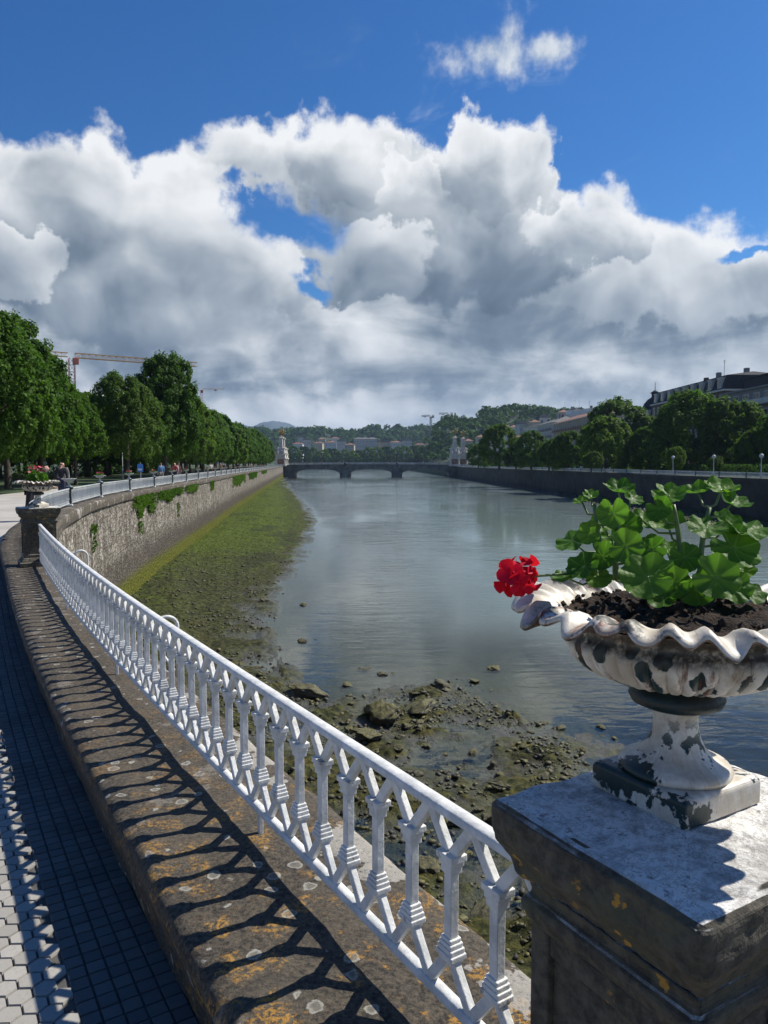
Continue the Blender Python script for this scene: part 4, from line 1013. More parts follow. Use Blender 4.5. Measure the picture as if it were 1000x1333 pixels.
# countless pebbles
bm = bmesh.new(); bmesh.ops.create_icosphere(bm, subdivisions=1, radius=1.0); ico_v = np.array([v.co for v in bm.verts]); ico_f = np.array([[v.index for v in f.verts] for f in bm.faces]); bm.free()
def pebbles(name, n, gen, material):
    P, Rr = gen(n); n = len(P); a = NR.uniform(0, 2 * PI, n); V = ico_v[None] * (1 + .25 * NR.normal(size=(n, len(ico_v), 1)))
    V = V * np.stack([Rr * NR.uniform(.8, 1.5, n), Rr * NR.uniform(.6, 1.1, n), Rr * NR.uniform(.35, .8, n)], -1)[:, None, :]
    ca, sa = np.cos(a)[:, None], np.sin(a)[:, None]; X = V[..., 0] * ca - V[..., 1] * sa; Y = V[..., 0] * sa + V[..., 1] * ca
    V = np.stack([X, Y, V[..., 2]], -1) + P[:, None, :]
    F = (ico_f[None] + (np.arange(n) * len(ico_v))[:, None, None]).reshape(-1, 3)
    o = link(name, mesh_np(name, V.reshape(-1, 3), F, [material])); o['kind'] = 'stuff'; return o
def gen_a(n):
    Y = 7 + (NR.random(n * 3) ** 1.6) * 45; xl = np.interp(Y, PY, PX); X = xl + .5 + NR.random(n * 3) * (11 + .05 * Y); d = shore_dist(X, Y)
    k = (d > -1.0) & (NR.random(n * 3) < np.clip(.35 + fbm2(X * .8, Y * .8, 3, 44) * .9, .04, 1) * np.where(d < 0, .35, 1) * np.clip(1.25 - Y / 50, .25, 1)); X, Y = X[k][:n], Y[k][:n]
    r = .018 + .065 * NR.random(len(X)) ** 3.2
    return np.stack([X, Y, mud_h(X, Y) + r * .25], -1), r
for nm, m_ in (('gravel', MATS['pebble']), ('mossy_gravel', MATS['rock'])):
    tag(pebbles(nm, 4500 if nm == 'gravel' else 8500, gen_a, m_), 'loose wet pebbles and weed clods strewn over the mud' if nm == 'gravel' else 'weed covered clods strewn over the mud', 'gravel', kind='stuff')
def gen_b(n):
    Y = NR.uniform(48, 160, n); t = NR.random(n); X = 43.4 - .0275 * Y - .6 - t * 7.0 * np.clip((165 - Y) / 60, 0, 1) ** .7; r = .08 + .22 * NR.random(n) ** 2
    return np.stack([X, Y, ZW + .6 * (1 - t ** 1.3) - .1], -1), r
tag(pebbles('shingle', 3500, gen_b, MATS['pebble']), 'grey shingle and stones at the foot of the far river wall', 'shingle', kind='stuff')

# ================================================================ trees
def crown_np(name, seed, n_clump, per, leaf, shape, mats, squash=.8):
    """many leaf sprays spread through a crown; shape(u in 0..1 height) -> relative radius. Unit crown: height 1, radius 1"""
    r = np.random.default_rng(seed)
    lump = r.normal(size=(14, 3)); lump /= np.linalg.norm(lump, axis=1)[:, None]; lk = r.uniform(-.22, .20, 14)
    u = r.random(n_clump) ** .85; th = r.uniform(0, 2 * PI, n_clump); q = np.clip(1 - np.abs(r.normal(0, .20, n_clump)), .15, 1.02)
    rad = np.array([shape(x) for x in u]) * q
    C = np.stack([rad * np.cos(th), rad * np.sin(th), u], -1)
    dirs = C - np.array([0, 0, .45]); dn = dirs / np.maximum(np.linalg.norm(dirs, axis=1)[:, None], 1e-6)
    k = 1 + (np.clip(dn @ lump.T - .55, 0, 1) * 2.2 * lk[None]).sum(1)
    C = np.array([0, 0, .45]) + dirs * k[:, None]
    cs = r.uniform(.075, .15, n_clump)
    n = n_clump * per; ci = np.repeat(np.arange(n_clump), per)
    d = r.normal(size=(n, 3)); d /= np.linalg.norm(d, axis=1)[:, None]; d *= (r.random(n) ** .4)[:, None]
    P = C[ci] + d * cs[ci][:, None] * np.array([1.0, 1.0, .62])
    nrm = d * .8 + dn[ci] * .3 + np.array([.1, .05, .75]) + r.normal(0, .5, (n, 3)); nrm /= np.linalg.norm(nrm, axis=1)[:, None]
    a = np.cross(nrm, r.normal(size=(n, 3))); a /= np.linalg.norm(a, axis=1)[:, None]; b = np.cross(nrm, a)
    P[:, 2] /= np.percentile(P[:, 2], 99.7); P[:, :2] /= np.percentile(np.hypot(P[:, 0], P[:, 1]), 98.5)
    s = leaf * r.uniform(.6, 1.35, n)[:, None]
    fx = np.array([1, 1, .58]); a = a * fx; b = b * fx
    V = np.stack([P - a * s, P + b * s * .8 + nrm * s * .15, P + a * s * 1.1, P - b * s * .8 + nrm * s * .15], 1).reshape(-1, 3)
    return mesh_np(name, V, np.arange(4 * n).reshape(n, 4), mats)
def egg(u): return (max(0.0, 1 - (max(u - .22, 0) / .80) ** 2.3) ** .55) * (.80 + .20 * min(1, u / .22)) * (1 if u > .04 else .7)
def dome(u): return (max(0.0, 1 - (max(u - .38, 0) / .64) ** 2.1) ** .55) * (.55 + .45 * min(1, (u / .38)) ** .6)
def globe(u): return math.sqrt(max(0.02, 1 - ((u - .5) / .5) ** 2))
def trunk_mesh(name, h, r, crown_r, crown_h, seed, base=0.0):
    m = MB(); q = random.Random(seed); lean = q.uniform(-.03, .03)
    m.tube([(0, 0, -.1), (0, 0, .25), (lean * h * .5, 0, h * .5), (lean * h, 0, h), (lean * h, .02, h + crown_h * .55)], [r * 1.5, r * 1.08, r * .92, r * .82, r * .25], 10)
    for k in range(7):
        a = k * 2.4 + q.uniform(-.4, .4); z = h * q.uniform(.92, 1.0) + k * .06 * crown_h
        e = Vector((math.cos(a) * crown_r * .62, math.sin(a) * crown_r * .62, z + crown_h * q.uniform(.18, .36)))
        p = Vector((lean * h, 0, z)); m.tube([p, p.lerp(e, .5) + Vector((0, 0, .12 * crown_h * .3)), e], [r * .42, r * .28, r * .10], 6)
    me_o = m.build(name, MATS['bark'], None, smooth=True); me = me_o.data; bpy.data.objects.remove(me_o); return me
CR = {}
for nm, seed, nc, per, lf, sh, mt in (('near_a', 1, 430, 105, .024, egg, 'leaf_a'), ('near_b', 2, 430, 105, .024, egg, 'leaf_a'), ('near_c', 3, 400, 105, .023, egg, 'leaf_b'),
                                      ('mid_a', 4, 230, 60, .042, egg, 'leaf_a'), ('mid_b', 5, 230, 60, .042, egg, 'leaf_b'),
                                      ('right_a', 6, 300, 75, .031, dome, 'leaf_b'), ('right_b', 7, 300, 75, .031, dome, 'leaf_r'), ('right_c', 8, 250, 70, .034, dome, 'leaf_c'),
                                      ('far_a', 9, 110, 30, .085, dome, 'leaf_far'), ('far_b', 10, 110, 30, .085, globe, 'leaf_far'), ('far_c', 14, 110, 30, .085, dome, 'leaf_c')):
    CR[nm] = crown_np('crown', seed, nc, per, lf, sh, [MATS[mt]])
TR = [trunk_mesh('trunk', 2.6, .20, 3.6, 6.5, k) for k in range(3)]
def tree(x, y, z, crown, rad, h0, h1, label, group, rz=0.0, cat='tree', name='tree', ti=0, flat=1.0):
    """crown between heights h0 and h1 above the foot"""
    t = thing(name, label, cat, (x, y, z), rz, group)
    tk = link('trunk', TR[ti % 3], t); f = (h0 + .4) / 2.6; tk.scale = (rad / 3.6, rad / 3.6, f if h1 - h0 < 9 else f * 1.1)
    c = link('crown', CR[crown], t); c.location = (0, 0, h0); c.scale = (rad, rad * flat, h1 - h0)
    return t
tr = random.Random(42)
GT = 'clipped trees along the left promenade'
left = [  # px of crown centre, distance, half width px, top px, crown, label
    (-28, 40, 92, 395, 'near_a', 'huge dark green tree cut off by the left edge of the view'),
    (10, 47, 78, 410, 'near_b', 'tallest bushy tree rising above the urn at the far left'),
    (54, 53, 56, 462, 'near_a', 'broad sunlit tree standing behind the leaning man'),
    (98, 57, 38, 508, 'near_b', 'narrow green tree just right of the tree behind the leaning man'),
    (166, 62, 49, 487, 'near_c', 'dull green rounded tree standing under the crane jib'),
    (216, 74, 50, 463, 'near_b', 'tall dark tree whose crown reaches up to the crane jib tip')]
for i, (px, Y, hw, top, cr, lb) in enumerate(left):
    b = atY(px, 603, Y); tp = atY(px, top, Y)
    tree(b.x, Y, -.02, cr, hw * Y / FPX * 1.0, 2.35, tp.z, lb, GT, tr.uniform(0, 6), ti=i)
Y = 84.0; i = 0
while Y < 335:
    w = pos(s_at_y(Y)).x; big = i in (1, 6, 11, 12)
    h = {0: 9.6, 1: 10.3}.get(i, 9.6 + tr.uniform(-.8, 1.0) + min(1.8, (Y - 84) * .012)); rad = tr.uniform(3.9, 4.6) * (1.05 if big else 1)
    x = w - 6.4 - tr.uniform(0, 1.0)
    if i < 3: lb = ('first', 'second', 'third')[i] + ' clipped tree beyond the tall dark tree on the promenade'
    else: lb = 'one of the distant clipped trees in the row running on to the bridge'
    tree(x, Y, -.02, ('mid_a', 'mid_b', 'near_a', 'mid_a')[i % 4] if Y > 110 else ('near_a', 'near_c')[i % 2], rad, 2.3, h, lb, GT if i < 3 else 'distant clipped trees towards the bridge', tr.uniform(0, 6), ti=i)
    Y += 7.6; i += 1
# second and third rows further back in the park, dark between the trunks
n = 0
for row, off in ((1, 17), (2, 26), (3, 36)):
    Y = 40 + row * 5
    while Y < (230 if row < 3 else 120):
        w = pos(s_at_y(Y)).x
        tree(w - off - tr.uniform(-1, 1.5), Y, -.02, ('mid_b', 'mid_a')[n % 2], tr.uniform(4.4, 5.2), 2.2, 9.2 + tr.uniform(-.8, .8), 'park tree in the shade behind the front row of clipped trees', 'park trees behind the promenade row', tr.uniform(0, 6), ti=n)
        Y += 8.6; n += 1
# dark hedge closing the park
def hedge(name, x0, y0, x1, y1, h, d, label, mt='leaf_b', leaf=.10):
    L = math.hypot(x1 - x0, y1 - y0); n = int(L * h * 42); r = np.random.default_rng(int(abs(x0 * 7 + y0)))
    P = np.stack([r.uniform(0, L, n), d * (r.random(n) - .5), h * r.random(n) ** .8], -1); top = h * (1 + .06 * fbm2(P[:, 0] * .6, P[:, 1] * 2, 3, 5)); P[:, 2] = np.minimum(P[:, 2], top)
    nr = r.normal(size=(n, 3)) + np.array([0, -.6, .5]); nr /= np.linalg.norm(nr, axis=1)[:, None]; a = np.cross(nr, r.normal(size=(n, 3))); a /= np.linalg.norm(a, axis=1)[:, None]; b = np.cross(nr, a); s = leaf * r.uniform(.6, 1.3, n)[:, None]
    V = np.stack([P - a * s, P + b * s * .7, P + a * s, P - b * s * .7], 1).reshape(-1, 3)
    o = link(name, mesh_np(name, V, np.arange(4 * n).reshape(n, 4), [MATS[mt]])); o.location = (x0, y0, 0); o.rotation_euler.z = math.atan2(y1 - y0, x1 - x0)
    return tag(o, label, 'hedge')
hedge('hedge', -66, 58, -38, 96, 2.6, 1.6, 'tall dark hedge closing the shaded park behind the trunks', leaf=.16)
hedge('hedge', -40, 99, -44, 150, 2.4, 1.6, 'long dark hedge deep under the distant trees', leaf=.18)

# ---- right bank trees: (px centre, distance, half width px, top px, bottom px, crown, label)
RT = [(650, 205, 27, 553, 602, 'right_c', 'round yellow green tree right of the twin bridge towers'),
      (623, 262, 15, 578, 604, 'right_c', 'small yellow green tree beside the twin bridge towers'),
      (692, 190, 22, 561, 607, 'right_b', 'dark tree below the pale house on the right bank'),
      (715, 165, 20, 572, 607, 'right_a', 'low feathery tree below the brown house'),
      (741, 160, 27, 562, 608, 'right_c', 'mid green tree below the red roofed brown house'),
      (789, 140, 38, 543, 608, 'right_c', 'yellow topped tree in front of the larger dull tree'),
      (812, 172, 48, 518, 600, 'right_a', 'wide dull green tree left of the domed house'),
      (846, 135, 34, 556, 608, 'right_b', 'slender dark green tree below the dome'),
      (893, 128, 54, 510, 606, 'right_b', 'very large dark tree in front of the big apartment block'),
      (955, 122, 46, 520, 608, 'right_a', 'large grey green tree at the right below the apartment terraces'),
      (992, 112, 34, 556, 610, 'right_c', 'yellow green tree at the right edge of the view'),
      (1040, 112, 52, 520, 610, 'right_b', 'big tree just outside the right edge'),
      (880, 112, 15, 582, 610, 'right_c', 'small bush tree in front of the very large dark tree'),
      (770, 130, 15, 588, 610, 'right_a', 'little grey green tree under the yellow topped tree'),
      (932, 108, 11, 594, 612, 'right_a', 'little dark tree behind the right lamp post'),
      (672, 205, 16, 580, 606, 'right_b', 'small dark tree right of the round yellow green tree'),
      (860, 165, 30, 545, 604, 'right_a', 'dark tree half hidden behind the slender tree below the dome')]
for i, (px, Y, hw, top, bot, cr, lb) in enumerate(RT):
    b = atY(px, 603, Y); tp = atY(px, top, Y); lo = max(1.2, min(3.4, atY(px, bot, Y).z - ZR))
    tree(b.x, Y, ZR, cr, hw * Y / FPX * 1.02, lo * .75, tp.z - ZR, lb, 'trees on the right bank', tr.uniform(0, 6), ti=i)
Y = 78.0; i = 0
while Y < 335:                                   # a shaded second row behind them
    x = rx_wall(Y) + 24 + tr.uniform(0, 6)
    tree(x, Y, ZR, ('right_b', 'far_a', 'right_a')[i % 3] if Y < 200 else 'far_a', tr.uniform(5, 6.2), 1.6, 7.2 + tr.uniform(-1.2, 1) - (.8 if Y < 140 else 0), 'dark tree behind the front trees of the right bank', 'back row of trees on the right bank', tr.uniform(0, 6), ti=i)
    Y += 10.5; i += 1
hedge('hedge', rx_wall(70) + 9, 70, rx_wall(330) + 8, 330, 1.5, 1.4, 'long low dark hedge behind the white railing of the far bank', 'leaf_far', .2)
# ---- trees round the river bend beyond the bridge
n = 0
for px in range(378, 612, 11):                   # front row of small round ones
    Yb = 845 + 10 * math.sin(px); tp = atY(px, 594 + tr.uniform(-1.5, 1.5), Yb); b = atY(px, 603, Yb)
    tree(b.x, Yb, ZR, 'far_b', 5.6 + tr.uniform(-.6, .8), 1.8, tp.z - ZR, 'small round clipped tree in the row just beyond the bridge', 'round trees just beyond the bridge', tr.uniform(0, 6), ti=n); n += 1
for px in range(372, 640, 12):
    Yb = 905 + 25 * math.sin(px * .7); tp = atY(px, 583 + 3 * math.sin(px * .045) + tr.uniform(-2, 2), Yb); b = atY(px, 603, Yb)
    tree(b.x, Yb, ZR, ('far_c', 'far_a')[n % 3 == 0], 10 + tr.uniform(-1, 1.6), 2.0, tp.z - ZR, 'taller tree in the green belt behind the bridge', 'green belt of trees behind the bridge', tr.uniform(0, 6), ti=n); n += 1

# ---- plants rooted in the left wall
def wall_plant(s, length, drop, label, seed, ztop=.06):
    r = np.random.default_rng(seed); n = int((900 if ztop > 0 else 160) * max(.5, length * .4)); V = []
    ss_ = s + r.uniform(-.5, .5, n) * length * np.sqrt(r.random(n)); dz = drop * r.random(n) ** 1.3 * (.45 + .55 * (fbm2(ss_ * 1.1, ss_ * 0, 3, seed) * .5 + .5)); lf = .075
    a = r.normal(size=(n, 3)); a /= np.linalg.norm(a, axis=1)[:, None]; b = np.cross(a, r.normal(size=(n, 3))); b /= np.linalg.norm(b, axis=1)[:, None]
    o0 = side(s, cop_out(s), 0)
    for k in range(n):
        p = side(ss_[k], cop_out(s) + .02 - .16 * r.random() * (1 - .3 * dz[k] / drop) + .03 * (ztop < 0), ztop - dz[k]) - o0; q = lf * (.6 + .8 * r.random())
        V += [p - Vector(a[k]) * q, p + Vector(b[k]) * q * .55, p + Vector(a[k]) * q, p - Vector(b[k]) * q * .55]
    o = link('wall_plant', mesh_np('wall_plant', np.array([tuple(v) for v in V]), np.arange(4 * n).reshape(n, 4), [MATS['ivy']])); o.location = o0
    return tag(o, label, 'plant', 'green plants hanging from the river wall')
for Yc, ln, dr, lb in ((37.6, 6.4, 1.15, 'thick green fringe hanging over the wall top nearest the square pedestal'), (45.5, 9.5, .75, 'long thin green fringe along the wall top beyond the thick one'), (54.5, 6.0, .6, 'short green fringe on the wall top right of the long one'),
                       (67, 2.0, 1.2, 'narrow green streak hanging down the middle of the wall'), (100, 22, 1.5, 'broad distant green patch on the wall'), (128, 22, 1.2, 'farther green patch on the wall towards the bridge'), (165, 22, .8, 'faint farthest green patch on the wall')):
    wall_plant(s_at_y(Yc), ln, dr, lb, int(Yc))
for k, (px, py, sz) in enumerate(((116, 668, .35), (191, 676, .3), (233, 664, .35))):
    Yw_ = float(np.interp(px, [90, 132, 187, 240], [22, 28, 35, 50])); wall_plant(s_at_y(Yw_), sz * 2, sz * 3, ('sparse weeds in the wall joints near the dark pedestal', 'small weed tuft halfway up the pale wall', 'small green weed below the long wall clump')[k], 60 + k, (-.5, -1.2, -.9)[k])

# ================================================================ bridge, towers, town, hills
MATS['bridge'] = mat('grey_bridge_stone', plain((.115, .125, .125), (.06, .068, .07), 0.3, 0.85, 0.4, 0.05))
MATS['tower'] = mat('pale_carved_stone', plain((.62, .58, .52), (.42, .38, .33), 0.8, 0.8, 0.5, 0.05))
MATS['pink'] = mat('reddish_stone', plain((.30, .17, .13), (.20, .12, .10), 0.8, 0.8, 0.3))
MATS['gold'] = mat('gilded_bronze', plain((.45, .30, .08), (.25, .16, .05), 2, 0.4, 0, metal=0.5))
MATS['glass'] = mat('dark_window_glass', plain((.025, .030, .034), (.012, .016, .020), 0.4, 0.12, 0))
MATS['frame'] = mat('pale_window_frame', plain((.55, .55, .52), (.42, .42, .40), 2, 0.6, 0))
MATS['metal'] = mat('grey_metal', plain((.25, .26, .27), (.18, .19, .20), 4, 0.5, 0))
def wallm(name, c, k=.8): return mat(name, plain(c, tuple(x * k for x in c), 0.25, 0.85, 0.2, 0.02))
MATS['w_grey'] = wallm('grey_render', (.20, .205, .205)); MATS['w_brown'] = wallm('brown_sandstone', (.36, .29, .21)); MATS['w_pale'] = wallm('pale_render', (.48, .47, .44)); MATS['w_white'] = wallm('white_render', (.62, .62, .60))
MATS['w_cream'] = wallm('cream_render', (.46, .40, .31)); MATS['w_dark'] = wallm('dark_brick', (.12, .09, .065))
MATS['r_slate'] = mat('slate_roof', plain((.022, .026, .031), (.014, .017, .021), 1.5, 0.9, 0.3)); MATS['r_red'] = mat('tiled_roof', plain((.24, .115, .075), (.16, .08, .055), 1.5, 0.85, 0.4)); MATS['r_grey'] = mat('grey_roof', plain((.14, .14, .14), (.10, .10, .10), 1, 0.8, 0.2))

YB, BW = 345.0, 12.0; XA, XB = pos(SEND).x, rx_wall(YB)
bridge = thing('stone_bridge', 'low stone bridge of three flat arches spanning the river in the distance', 'bridge', (0, YB, 0))
spans = ((XA + 5.5, -20.6), (-15.8, 3.6), (8.4, XB - 3.5))
def soffit(x):
    for a, b in spans:
        if a < x < b:
            t = (x - (a + b) / 2) / ((b - a) / 2); return -3.3 + 2.25 * math.sqrt(max(0, 1 - t * t)) ** .9
    return -5.6
xs = sorted(set(list(np.linspace(XA - .5, XB + .5, 50)) + [v for a, b in spans for v in list(np.linspace(a + .01, b - .01, 40)) + [a - .01, b + .01]]))
def decktop(x): return .75 + .30 * (1 - ((x - (XA + XB) / 2) / 42) ** 2)
m = MB()
for x, x2 in zip(xs, xs[1:]):
    s1, s2, t1, t2 = soffit(x), soffit(x2), decktop(x), decktop(x2)
    m.add([(x, 0, s1), (x2, 0, s2), (x2, 0, t2), (x, 0, t1), (x, BW, s1), (x2, BW, s2), (x2, BW, t2), (x, BW, t1)], [(0, 1, 2, 3), (5, 4, 7, 6), (4, 5, 1, 0), (3, 2, 6, 7)])
m.build('deck', MATS['bridge'], bridge)
m = MB()
for x, x2 in zip(xs[::6], xs[6::6] + [xs[-1]]):
    m.bar((x, -.22, decktop(x) - .02), (x2, -.22, decktop(x2) - .02), .36, .5, (0, 1, 0))
m.build('cornice', MATS['bridge'], bridge)
for yy in (-.1, BW + .1):
    m = MB()
    for x, x2 in zip(xs[::5], xs[5::5] + [xs[-1]]): m.bar((x, yy, decktop(x) + .95), (x2, yy, decktop(x2) + .95), .14, .3, (0, 1, 0))
    k = XA + 3
    while k < XB - 3: m.box((k, yy, decktop(k) + .52), (.22, .2, .72)); k += .6
    m.build('parapet', MATS['w_pale'], bridge)
for xc in (-18.2, 6.0):
    m = MB(); m.lathe([(2.35, -5.6), (2.35, -3.1), (2.15, -2.9), (1.9, -2.6), (1.7, -.2), (1.95, .1), (1.95, .55)], 12, (xc, .2, 0)); m.lathe([(2.35, -5.6), (2.35, -3.1), (2.15, -2.9), (1.9, -2.6), (1.7, -.2), (1.95, .1), (1.95, .55)], 12, (xc, BW - .2, 0))
    m.box((xc, BW / 2, -4.3), (4.5, BW, 2.6)); m.build('pier', MATS['bridge'], bridge)
    for yy, w in ((.1, 'near'), (BW - .1, 'far')):
        t = thing('bridge_lamp', f"ornate dark lamp standard on the {w} side of the bridge above the {'left' if xc < 0 else 'right'} pier", 'lamp', (xc, YB + yy, decktop(xc) + .02))
        m = MB(); m.lathe([(.55, 0), (.5, .9), (.28, 1.1), (.16, 1.5), (.11, 4.6), (.2, 4.75)], 10); m.build('post', MATS['iron_dark'], t)
        for a in range(4):
            g_ = MB(); c, s_ = math.cos(a * PI / 2), math.sin(a * PI / 2)
            g_.tube([(0, 0, 4.1), (c * .5, s_ * .5, 4.0), (c * .75, s_ * .75, 4.35)], .05, 6); g_.lathe([(.05, 4.36), (.2, 4.55), (.2, 4.8), (.06, 4.95)], 8, (c * .75, s_ * .75, 0)); g_.build('lantern', MATS['iron_dark'], t)
def tower(x, y, label):
    t = thing('bridge_tower', label, 'tower', (x, y, .3))
    m = MB(); m.box((0, 0, .45), (4.9, 4.9, .9)); m.build('plinth', MATS['tower'], t, bevel=.1)
    m = MB(); m.box((0, 0, 2.1), (2.9, 2.9, 2.39)); m.build('core', MATS['pink'], t)
    for a in (-1, 1):
        for b in (-1, 1):
            c = MB(); c.lathe([(.42, .901), (.36, 1.1), (.32, 3.0), (.45, 3.29)], 12, (a * 1.85, b * 1.85, 0)); c.build('column', MATS['tower'], t, smooth=True)
    m = MB(); m.box((0, 0, 3.55), (5.0, 5.0, .5)); m.box((0, 0, 4.6), (4.3, 4.3, 1.6)); m.box((0, 0, 5.55), (4.8, 4.8, .3)); m.build('pedestal_block', MATS['tower'], t, bevel=.08)
    for a in range(4):                        # sculpture groups at the corners
        g_ = MB(); c, s_ = math.cos(a * PI / 2 + PI / 4), math.sin(a * PI / 2 + PI / 4)
        g_.lathe([(.7, 5.71), (.75, 6.3), (.55, 7.0), (.42, 7.6), (.5, 8.1), (.22, 8.4), (.26, 8.75), (.05, 9.0)], 9, (c * 2.0, s_ * 2.0, 0)); g_.tube([(c * 2.0, s_ * 2.0, 8.0), (c * 3.0, s_ * 3.0, 8.3), (c * 3.2, s_ * 3.2, 7.6)], [.28, .18, .08], 7)
        g_.build('statue', MATS['tower'], t, smooth=True)
    m = MB(); m.lathe([(1.35, 5.72), (1.3, 7.2), (1.0, 7.5), (.92, 7.8), (.80, 12.6), (1.1, 12.9), (1.15, 13.3), (.7, 13.6)], square=True); m.build('shaft', MATS['tower'], t, bevel=.05)
    g_ = MB(); g_.lathe([(.6, 13.61), (.5, 14.1), (.3, 14.3)], 10)
    g_.tube([(-.8, 0, 15.2), (-.2, 0, 15.1), (.5, 0, 15.7), (.8, 0, 16.5), (1.3, 0, 16.6)], [.25, .48, .42, .22, .12], 8)      # rearing horse
    for q in (-.14, .14):
        g_.tube([(-.6, q, 15.1), (-.75, q, 14.6), (-.5, q, 14.2)], [.18, .12, .08], 6); g_.tube([(.5, q, 15.6), (1.1, q, 15.6), (1.2, q, 15.2)], [.16, .1, .07], 6); g_.tube([(-.1, q * 2, 15.5), (-.9, q * 5, 16.4), (-1.4, q * 6, 16.2)], [.2, .14, .04], 6)
    g_.tube([(-.05, 0, 15.3), (-.1, 0, 16.4), (0, 0, 16.7), (0, 0, 17.0)], [.28, .25, .12, .16], 8); g_.tube([(-.05, 0, 16.3), (.35, .3, 16.9), (.4, .35, 17.6)], [.12, .09, .05], 6)
    g_.build('gilded_rider', MATS['gold'], t, smooth=True)
tower(XA - .4, YB - .5, 'carved white tower with gilded rider at the left end of the bridge'); tower(XA - 1.2, YB + BW + .5, 'second carved tower just behind the left bridge tower')
tower(XB - 1.2, YB - 1.0, 'left one of the twin white towers at the right end of the bridge'); tower(XB + 4.0, YB + BW + .5, 'right one of the twin white towers at the right end of the bridge')

# ---- buildings (facade on local y = 0, looking along -y)
def window_mesh(w, h, name='window', shut=False):
    m = MB(); f = .12
    m.box((0, -.03, h / 2 - f / 2 + .0), (w, .10, f)); m.box((0, -.03, -h / 2 + f / 2), (w, .14, f))
    for a in (-1, 1): m.box((a * (w / 2 - f / 2), -.03, 0), (f, .098, h - 2 * f))
    m.box((0, -.025, 0), (.07, .08, h - 2 * f)); m.cur = 1; m.box((0, .0, 0), (w - 2 * f, .03, h - 2 * f))
    o = m.build(name, [MATS['frame'], MATS['glass']]); me = o.data; bpy.data.objects.remove(o); return me
WIN = {'tall': window_mesh(1.2, 1.9), 'wide': window_mesh(2.4, 1.5), 'small': window_mesh(1.0, 1.3)}
def building(name, label, cat, loc, rz, L, D, H, floors, bays, wm, roof, rm, win='tall', balc=0, group=None, skip=0, side_bays=0):
    t = thing(name, label, cat, loc, rz, group); m = MB(); m.box((L / 2, D / 2, H / 2), (L, D, H)); m.build('wall', wm, t)
    fh = H / floors; cnt = 0
    for f in range(skip, floors):
        for b in range(bays):
            if cnt >= 96: break
            o = link('window', WIN[win], t); o.location = ((b + .5) * L / bays, -.02, (f + .52) * fh); cnt += 1
        if balc and f > 0:
            g_ = MB(); 
            if balc == 2:
                g_.box((L / 2, -.62, f * fh + .08), (L - .4, 1.2, .16)); g_.box((L / 2, -1.2, f * fh + .62), (L - .4, .06, .85))
            else:
                for b in range(0, bays): g_.box(((b + .5) * L / bays, -.42, f * fh + .25), (L / bays * .62, .8, .12)); g_.box(((b + .5) * L / bays, -.80, f * fh + .75), (L / bays * .62, .05, .8))
            g_.build('balcony', rm if balc == 1 else MATS['frame'], t)
    for k in range(side_bays):
        for f in range(skip, floors):
            o = link('window', WIN[win], t); o.location = (L + .02, (k + .5) * D / side_bays, (f + .52) * fh); o.rotation_euler.z = PI / 2
    m = MB(); m.box((L / 2, D / 2, H + .12), (L + .9, D + .9, .35)); m.build('cornice', MATS['frame'] if roof != 'flat' else wm, t)
    r = MB(); z = H + .296
    if roof == 'hip': r.add([(-.6, -.6, z), (L + .6, -.6, z), (L + .6, D + .6, z), (-.6, D + .6, z), (D * .4, D / 2, z + D * .20), (L - D * .4, D / 2, z + D * .20)], [(0, 1, 5, 4), (1, 2, 5), (2, 3, 4, 5), (3, 0, 4), (3, 2, 1, 0)])
    elif roof == 'mansard': r.add([(0, 0, z), (L, 0, z), (L, D, z), (0, D, z), (.9, .9, z + 3.0), (L - .9, .9, z + 3.0), (L - .9, D - .9, z + 3.0), (.9, D - .9, z + 3.0), (2.5, D / 2, z + 3.9), (L - 2.5, D / 2, z + 3.9)],
                                  [(0, 1, 5, 4), (1, 2, 6, 5), (2, 3, 7, 6), (3, 0, 4, 7), (4, 5, 9, 8), (5, 6, 9), (6, 7, 8, 9), (7, 4, 8), (3, 2, 1, 0)])
    else: r.box((L / 2, D / 2 + 1.2, z + 1.3), (L * .9, D * .7, 2.6)); r.box((L / 2, D / 2 + 1.2, z + 2.7), (L * .93, D * .75, .2))
    ro = r.build('roof', rm, t)
    if roof == 'mansard':
        for k in range(int(L / 4.2)):
            d_ = MB(); x = (k + .5) * L / int(L / 4.2); d_.box((x, .65, z + 1.35), (1.7, 1.5, 2.0)); d_.box((x, .60, z + 2.45), (2.1, 1.7, .2)); d_.cur = 1; d_.box((x, -.12, z + 1.35), (1.1, .05, 1.5)); d_.build('dormer', [MATS['frame'], MATS['glass']], ro)
    c = random.Random(int(L * 13 + H)); 
    for k in range(3 if L > 12 else 1):
        ch = MB(); ch.box((c.uniform(.15, .85) * L, D / 2 + c.uniform(-.2, .2) * D, z + (4.1 if roof == 'mansard' else 3.2 if roof == 'flat' else D * .2)), (1.1, .8, 2.2)); ch.build('chimney', MATS['w_dark'] if k % 2 else MATS['w_grey'], ro)
    an = MB(); ax = c.uniform(.3, .7) * L; az_ = z + 3; an.tube([(ax, D / 2, az_), (ax, D / 2, az_ + 5)], .05, 5)
    for q in (4.9, 4.5): an.tube([(ax - .7, D / 2, az_ + q), (ax + .7, D / 2, az_ + q)], .035, 5)
    an.build('aerial', MATS['metal'], ro); return t
Q = -PI / 2
b1 = building('apartment_block', 'large dark apartment block with terraces at the right edge behind the trees', 'building', (69, 152, ZR), Q, 44, 14, 15.6, 5, 11, MATS['w_grey'], 'flat', MATS['r_slate'], 'wide', 2)
b2 = building('apartment_block', 'long dark slate roofed block with a row of pale dormers left of the terraces', 'building', (69.5, 193, ZR), Q, 40.6, 14, 16.6, 5, 14, MATS['w_dark'], 'mansard', MATS['r_slate'], 'tall', 0)
